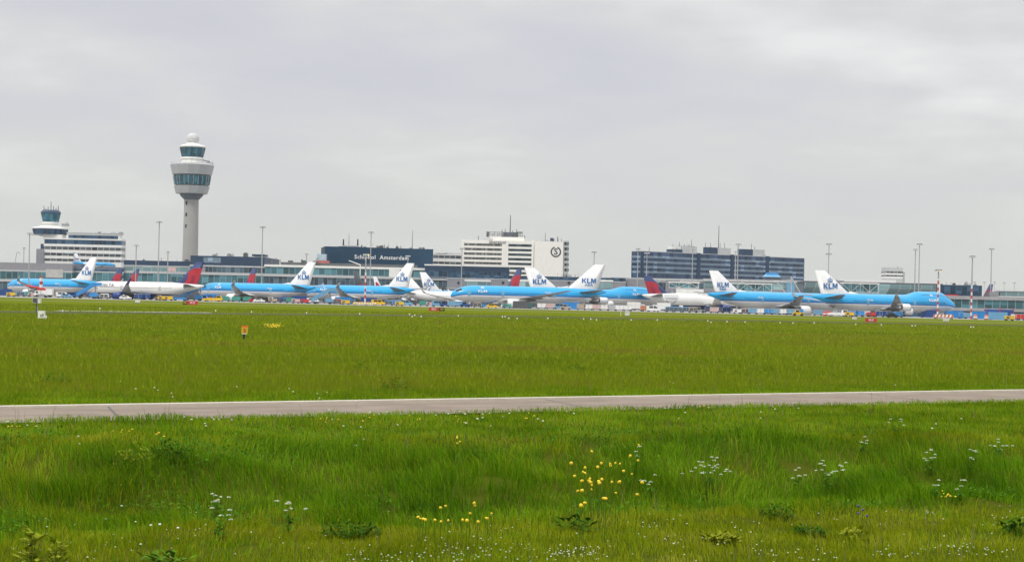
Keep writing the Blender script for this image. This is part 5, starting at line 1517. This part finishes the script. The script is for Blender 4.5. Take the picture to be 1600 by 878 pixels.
# ------------------------------------------------------------------ airfield signs, boxes and marker lights
SIGNR = mat('sign_red', (.55, .03, .04), .4); SIGNK = mat('sign_black', (.012, .012, .012), .4); SIGNY = mat('sign_yellow', (.80, .55, .03), .4)
def taxi_sign(label, px, pyb, panels):
    X, Y, Z = find_ground(px, pyb)
    t = thing('taxiway_sign', label, 'sign', (X, Y, 0), 0, 'illuminated signs beside the taxiway')
    k = Y / F; x = -sum(p[0] for p in panels) / 2 * k
    for w, m, body, tm, h in panels:
        w *= k; h *= k
        c = MB().box(x, x + w - .05, -.15, .15, .2, .2 + h).build('sign_panel', m, t)
        text('lettering', body, h * .62, tm, c, frame((x + w / 2, -.17, .2 + h / 2), (1, 0, 0), (0, 0, 1)), bold=.02)
        for q in (.2, .8): MB().tube((x + w * q, 0, 0), (x + w * q, 0, .2), .06, n=6).build('leg', DGREY, t)
        x += w
    return t
taxi_sign('red taxiway sign with black end below the white airliner tail', 297.5, 477, [(7, SIGNK, 'W6', SIGNY, 5.2), (17, SIGNR, '09-27', TWHITE, 5.6)])
taxi_sign('red taxiway sign with black end below the plain white airliner', 682.5, 487, [(16, SIGNR, '09-27', TWHITE, 5.0), (9, SIGNK, 'W7', SIGNY, 5.0)])
taxi_sign('plain red taxiway sign below the jumbo', 1361, 504, [(18, SIGNR, '09-27', TWHITE, 5.4)])
X, Y, Z = find_ground(57, 489)
t = thing('post_box', 'white box with dark screen on a post at far left of the meadow', 'instrument', (X, Y, 0))
k = Y / F
MB().box(-5.5 * k, 6 * k, -.5, .5, 15.5 * k, 24 * k).build('housing', OFFW, t)
MB().box(-5 * k, 2.6 * k, -.56, -.505, 16.2 * k, 22.6 * k).build('screen', DGREY, t)
MB().box(-5.8 * k, 6.3 * k, -.6, .6, 24 * k, 24.8 * k).build('lid', WHITE, t)
MB().tube((-.05, 0, 0), (-.05, 0, 15.5 * k), .08, n=8).build('post', DGREY, t); MB().tube((.12, 0.1, 0), (.12, .1, 15.5 * k), .06, n=8).build('conduit', LGREY, t)
X, Y, Z = find_ground(65, 498)
t = thing('utility_cabinet', 'white metal cabinet standing in the grass beside the post box', 'cabinet', (X, Y, 0))
k = Y / F
MB().box(-4.6 * k, 4.6 * k, -.4, .4, .05, 12.4 * k).build('body', OFFW, t)
MB().box(-1 * k, 1.6 * k, -.43, -.405, 3 * k, 7 * k).build('louvre', GREY, t); MB().box(2.4 * k, 4.0 * k, -.43, -.405, 4 * k, 8 * k).build('door_panel', DGREY, t)
MB().lathe([(.18, 0), (.2, .3), (.1, .42)], (6 * k, 0), 10).build('vent_cap', WHITE, t)
X, Y, Z = find_ground(382, 531)
t = thing('marker_sign', 'orange and yellow marker board on a black post in the meadow', 'sign', (X, Y, 0))
k = Y / F
MB().box(-4.8 * k, 4.8 * k, -.05, .05, 10 * k, 21.5 * k).build('board', mat('sign_amber', (.62, .38, .02), .4), t)
MB().box(-4.8 * k, 4.8 * k, -.06, .055, 19.8 * k, 22.3 * k).build('orange_top', mat('sign_orange', (.78, .13, .015), .4), t)
MB().box(-4.6 * k, 3.4 * k, -.06, .055, 8.9 * k, 9.9 * k).build('pale_edge', OFFW, t)
text('lettering', '2', 7 * k, mat('sign_number', (.45, .08, .01), .5), t, frame((.2 * k, -.07, 14.4 * k), (1, 0, 0), (0, 0, 1)), bold=.02)
MB().box(-2.6 * k, .6 * k, -.06, .06, 0, 9 * k).build('post', SIGNK, t)
for px, pyb, w, h, lb in ((215, 474, 7, 6, 'small pale box in the far grass below the white airliner'), (980, 494, 7, 6, 'small white sign back in the far grass below the container row'), (1335, 500, 6, 4, 'small grey box on the apron edge below the jumbo'), (1478, 503, 8, 4, 'pale low box in the grass below the jumbo nose')):
    X, Y, Z = find_ground(px, pyb); k = Y / F
    t = thing('equipment_box', lb, 'box', (X, Y, 0))
    MB().box(-w / 2 * k, w / 2 * k, -.4, .4, .25, h * k).build('housing', OFFW, t); MB().box(-w * .42 * k, w * .42 * k, -.3, .3, 0, .25).build('plinth', GREY, t); MB().box(-w * .55 * k, w * .55 * k, -.5, .5, h * k, h * k + .1).build('lid', WHITE, t)
for px, pyb, lb in ((687, 508, 'thin brown pole in the meadow below the red sign'), (970, 494, 'thin white pole beside the small sign back')):
    X, Y, Z = find_ground(px, pyb); k = Y / F
    t = thing('marker_pole', lb, 'pole', (X, Y, 0))
    MB().tube((0, 0, 0), (0, 0, 8 * k), .06, n=6).build('shaft', mat('brown_pole', (.16, .12, .07), .8) if px < 800 else WHITE, t); MB().tube((0, 0, 8 * k), (0, 0, 8.6 * k), .1, n=8).build('cap', RED if px < 800 else WHITE, t)
LENS = mat('marker_lens', (.85, .86, .86), .2, emit=(1, 1, .95, .25))
lamp0 = None
for px, py in ((98, 487), (156, 483.5), (337, 486.5), (393, 488.5), (479, 490), (562, 491.5), (640, 492), (648, 494), (644, 496), (658, 496), (716, 494.5), (785, 496), (789, 496), (795, 498.5), (808, 499), (856, 498.5), (912, 499.5), (923, 499.5), (932, 501), (986, 501), (1027, 501), (1106, 502.5), (1111, 505), (1136, 503.5), (1164, 504.5), (1219, 505.5), (1239, 505.5), (1272, 505.5), (1337, 508), (1377, 508.5), (1425, 510), (1430, 510), (1517, 512), (1521, 512)):
    X, Y, Z = find_ground(px, py + .5)
    if lamp0 is None:
        lamp0 = thing('taxiway_light', 'small white marker light in the grass beside the taxiway', 'light', (X, Y, 0), 0, 'marker lights along the taxiway'); lamp0.scale = (.5,) * 3
        MB().lathe([(.2, 0), (.2, .12), (.1, .16), (.1, .28)], n=10).build('base', LGREY, lamp0)
        MB().lathe([(.16, .28), (.26, .4), (.22, .58), (.05, .66)], n=10, smooth=True).build('lens', LENS, lamp0)
    else:
        c = copy_tree(lamp0); c.location = (X, Y, 0); c.scale = (.5,) * 3

# ------------------------------------------------------------------ wild flowers and weeds
YEL = mat('petal_yellow', (.80, .58, .015), .6); WPET = mat('petal_white', (.66, .70, .52), .6); VIO = mat('petal_violet', (.10, .05, .22), .6)
STEM = mat('flower_stem', (.09, .16, .01), .8, spec=.05); LEAFD = mat('weed_leaf', (.045, .125, .004), .8, var=.3, scale=6, spec=.06); LEAFM = mat('dock_leaf', (.09, .19, .012), .8, var=.3, scale=6, spec=.06); LEAFY = mat('pale_weed_leaf', (.22, .25, .015), .8, var=.25, scale=6, spec=.06)
rr_ = random.Random(3)
def flower_meshes(kind):
    b = MB()
    if kind == 'yellow':
        for k in range(8):
            a = k * math.pi / 4
            b.add([(0, 0, 0), (.030 * math.cos(a - .45), .030 * math.sin(a - .45), .015), (.048 * math.cos(a), .048 * math.sin(a), .04), (.030 * math.cos(a + .45), .030 * math.sin(a + .45), .015)], [(0, 1, 2, 3)])
        b.lathe([(.02, -.01), (.042, .02), (.035, .05), (.01, .06)], n=8, smooth=True)
    return b
HEAD = {}
def flower(px, py, h, label, group, col=YEL, size=1.0, name='yellow_flower', cat='flower'):
    X, Y, Z = find_ground(px, py, h)
    t = thing(name, label, cat, (X, Y, Z), rr_.random() * 6, group)
    lx = rr_.uniform(-.05, .05)
    MB().tube((-lx, 0, -.03), (0, 0, h * .6), .009, .008, 5).tube((0, 0, h * .6), (0, 0, h), .008, .006, 5).build('stem', STEM, t)
    if col.name not in HEAD:
        o = flower_meshes('yellow').build('flower_head', col, t); HEAD[col.name] = o.data
    else:
        o = bpy.data.objects.new('flower_head', HEAD[col.name]); COL.objects.link(o); o.parent = t
    o.location = (0, 0, h); o.scale = (size,) * 3; o.rotation_euler = (rr_.uniform(-.7, .7), rr_.uniform(-.7, .7), rr_.random() * 6); o.scale = (size * rr_.uniform(.8, 1.15), size, size * rr_.uniform(.7, 1.2))
    return t
CL = [(285,215),(165,292),(345,290),(325,312),(400,290),(400,305),(430,290),(460,292),(515,250),(565,275),(567,180),(243,315),(245,345),(480,338),(530,352),(185,367),(277,380),(230,397),(290,420),(330,400),(345,385),(337,410),(405,400),(457,402),(588,405),(205,455),(230,455),(282,445),(432,467),(360,503),(370,505),(245,527),(218,545),(560,477),(233,340),(280,405),(272,395)]
for x, y in CL: flower(850 + x / 3.85, 650 + y / 3.85, rr_.uniform(.75, 1.0), 'tall yellow flower of the big clump standing on the bank', 'yellow flowers of the big clump on the bank', size=rr_.uniform(.7, 1.1))
for x, y in ((640, 593), (667, 583), (823, 570), (823, 582), (797, 622), (755, 655), (779, 662), (880, 645), (910, 628), (532, 650), (548, 652), (563, 657), (608, 660), (680, 660), (640, 665), (838, 668), (890, 650), (522, 642)):
    flower(500 + x / 3.4, 620 + y / 3.4, rr_.uniform(.4, .6), 'yellow flower of the small low clump left of the big one', 'yellow flowers of the small low clump', size=rr_.uniform(.65, .95))
for x, y in ((728, 212), (727, 222), (743, 240), (727, 252)):
    flower(500 + x / 3.4, 620 + y / 3.4, .5, 'lone yellow flower on the upper bank near mid picture', 'few yellow flowers on the upper bank', size=.8)
# white umbel plants
def umbel_plant(px, py, n, h, spread, label):
    X, Y, Z = find_ground(px, py, h)
    t = thing('white_umbel_plant', label, 'plant', (X, Y, Z), 0, 'white umbel plants on the bank')
    for i in range(n):
        ox, oy = rr_.gauss(0, spread), rr_.gauss(0, spread * .4); hh = h * rr_.uniform(.55, 1.02)
        MB().tube((ox * .2, oy * .2, -.03), (ox, oy, hh), .006, .004, 5).build('stem', STEM, t)
        b = MB()
        for k in range(15):
            a, r = rr_.random() * 6.28, rr_.random() ** .5 * .05
            x, y = ox + r * math.cos(a), oy + r * math.sin(a); s = rr_.uniform(.007, .011); hh_ = hh + .03 - r * .5
            b.lathe([(s * .5, hh_), (s, hh_ + .008), (s * .3, hh_ + .016)], (x, y), 5)
        b.build('umbel', WPET, t)
    for k in range(14):
        a = rr_.random() * 6.28; l = rr_.uniform(.1, .3); z = rr_.uniform(.1, .6) * h
        b = MB(); c, s = math.cos(a), math.sin(a)
        b.add([(0, 0, z), (l * .5 * c - .05 * s, l * .5 * s + .05 * c, z + .06), (l * c, l * s, z), (l * .5 * c + .05 * s, l * .5 * s - .05 * c, z + .06)], [(0, 1, 2, 3)])
        b.build('leaf', LEAFD, t)
for a in ((1110, 716, 24, .95, .28, 'large white umbel plant right of the yellow clump'), (1297, 722, 16, .85, .22, 'dense white umbel plant on the right half of the bank'), (1247, 732, 6, .7, .15, 'small white umbel plant left of the dense one'), (1452, 703, 8, .7, .14, 'white umbel plant on the upper right bank'), (1561, 686, 10, .8, .18, 'white umbel plant nearest the right edge'), (1520, 703, 6, .7, .12, 'white umbel plant between the two on the upper right'), (1349, 682, 4, .6, .1, 'tiny white umbel plant high on the right bank'), (338, 765, 8, .8, .14, 'white umbel plant on the left half of the bank'), (344, 796, 5, .6, .12, 'lower white umbel plant at left just below another'), (452, 784, 7, .7, .13, 'white umbel plant at left of the dark bush'), (1015, 742, 5, .7, .1, 'small white umbel plant beside the big yellow clump'), (996, 690, 4, .9, .05, 'white umbel plant above the yellow clump'), (1498, 750, 4, .6, .1, 'small white umbel plant low on the right bank'), (1460, 750, 3, .5, .08, 'tiny white umbel plant low on the right bank'), (1400, 655, 5, .5, .2, 'sparse white umbel plant on the mown verge at right')): umbel_plant(*a)
# leafy weeds
def weed(px, py, w, h, label, m=LEAFD, n=60, broad=.07):
    X, Y, Z = find_ground(px, py)
    t = thing('leafy_weed', label, 'plant', (X, Y, Z), 0, 'leafy weeds in the grass')
    b = MB(); st = MB()
    for i in range(n):
        a = rr_.random() * 6.283; q = rr_.random()
        r = w * .5 * math.sqrt(rr_.random()); x, y = r * math.cos(a), r * math.sin(a) * .7
        z = h * (.15 + .8 * q) * (1 - .5 * (r / (w * .5)) ** 2)
        l = rr_.uniform(.6, 1.3) * broad * 2.2; d = rr_.random() * 6.283; c, s = math.cos(d), math.sin(d); up = rr_.uniform(-.2, .8) * l; ww = broad * rr_.uniform(.35, .6)
        b.add([(x, y, z), (x + l * .5 * c - ww * s, y + l * .5 * s + ww * c, z + up * .7), (x + l * c, y + l * s, z + up), (x + l * .5 * c + ww * s, y + l * .5 * s - ww * c, z + up * .7)], [(0, 1, 2, 3)])
        if i % 6 == 0: st.tube((x * .3, y * .3, -.03), (x, y, z), .007, .005, 5)
    b.build('foliage', m, t); st.build('stem', STEM, t)
for a in ((550, 842, 1.25, .42, 'large dark bushy weed at bottom centre left', LEAFD, 420, .05), (1215, 812, .85, .38, 'dark bushy weed at bottom right', LEAFD, 260, .045), (898, 832, .8, .38, 'dark broad leaved weed below the big yellow clump', LEAFD, 60, .11), (1130, 850, .75, .22, 'pale green tuft at bottom right of centre', LEAFY, 120, .08), (1265, 838, .75, .22, 'green tuft right of the pale tuft', LEAFD, 160, .06), (265, 722, 1.0, .6, 'dark bushy weed on the upper left bank', LEAFD, 300, .05), (210, 735, 1.0, .7, 'olive bushy weed on the upper left bank', LEAFY, 260, .04), (48, 885, .35, .75, 'tall yellowish thistle at bottom left', LEAFY, 70, .09), (88, 885, .3, .5, 'short yellowish thistle at bottom left', LEAFY, 50, .08), (255, 885, .9, .28, 'broad leaved dock weed at bottom left', LEAFM, 60, .10), (620, 612, 1.5, .6, 'dark weed in the meadow beyond the road', LEAFD, 160, .06), (565, 581, .8, .6, 'small dark weed in the meadow beyond the road', LEAFD, 70, .06), (900, 579, 1.3, .35, 'low dark weed in the meadow right of centre', LEAFD, 100, .06), (85, 600, 1.4, .5, 'dark weed in the meadow at far left beyond the road', LEAFD, 100, .06), (1335, 845, .5, .3, 'small pale weed at bottom right', LEAFY, 60, .07), (1590, 835, .8, .4, 'dark leafy weed at the right edge', LEAFD, 120, .08)): weed(*a)
for px, py in ((1341, 792), (1348, 797), (1341, 803), (1355, 807)): flower(px, py, .3, 'small violet flower low on the right bank', 'violet flowers low on the right bank', VIO, .8, 'violet_flower')
# dandelion clocks and daisies
def dots(name, pts, m, label, r0, hh, kind='stuff'):
    b = MB()
    for X, Y, Z in pts:
        r = r0 * rr_.uniform(.7, 1.3); h = hh * rr_.uniform(.6, 1.3)
        b.lathe([(r * .4, Z + h - r * .5), (r, Z + h), (r * .6, Z + h + r * .55)], (X, Y), 6, smooth=True)
        b.tube((X, Y, Z - .02), (X, Y, Z + h - r * .4), .004, .004, 4, 1)
    return tag(b.build(name, [m, STEM]), label, None, None, kind)
def pts_near(centres, n, sx, sy, h):
    o = []
    for px, py, w in centres:
        for i in range(int(n * w)):
            o.append(find_ground(px + rr_.gauss(0, sx), min(py + rr_.gauss(0, sy), 900), h))
    return o
ds = pts_near([(560, 866, 1), (600, 868, 1), (640, 872, 1), (720, 866, 1.5), (770, 866, 1.2), (820, 866, 1), (880, 866, 2), (910, 864, 2), (690, 850, .6), (760, 848, .8), (1020, 818, .6), (1060, 845, .7), (1140, 830, .4), (1200, 870, .8), (1280, 870, .8), (1400, 865, 1), (1490, 860, 1.5), (1530, 862, 1), (1550, 815, .7), (1580, 800, .7), (1450, 800, .5)], 15, 22, 7, .08)
ds += [find_ground(rr_.uniform(0, 1600), rr_.uniform(800, 890), .08) for i in range(150)]
dots('daisies', ds, WPET, 'scattered white daisies in the lawn along the bottom', .017, .10)
dc = pts_near([(35, 660, .6), (320, 655, .5), (345, 655, .4), (700, 645, .5), (740, 650, .6), (770, 655, .6), (550, 655, .8), (600, 690, .3), (1210, 640, .6), (1050, 645, .4), (860, 650, .5), (205, 612, .5), (255, 609, .3), (360, 610, .2), (430, 612, .4), (530, 618, .4), (1040, 605, .3), (1400, 603, .3), (100, 690, .3), (1480, 660, .4), (200, 800, .3), (230, 815, .3), (265, 812, .3), (180, 860, .15)], 9, 26, 5, .22)
dots('dandelion_clocks', dc, WPET, 'pale dandelion seed heads scattered along both road verges', .032, .25)
yd = pts_near([(195, 675, .6), (245, 683, .4), (30, 665, .5), (515, 655, .6), (580, 652, .6), (650, 655, .5), (720, 658, .5), (820, 650, .5), (1100, 640, .4), (1360, 628, .3), (1475, 775, .5), (1490, 775, .5), (325, 503, .6)], 9, 9, 2, .2)
dots('yellow_flower_patch', pts_near([(428, 509, 8)], 9, 7, 1.3, .35), YEL, 'patch of yellow flowers in the meadow right of the marker board', .075, .4)
dots('yellow_weeds', yd, YEL, 'small yellow flowers scattered on verges and meadow', .030, .24)
# ------------------------------------------------------------------ render settings
S.view_settings.view_transform = 'Standard'
S.view_settings.look = 'None'
S.view_settings.exposure = 0.0
S.view_settings.gamma = 1.0
S.view_settings.use_curve_mapping = False
S.cycles.use_denoising = True
S.cycles.max_bounces = 6
S.cycles.transmission_bounces = 4
S.cycles.volume_bounces = 1
S.render.film_transparent = False
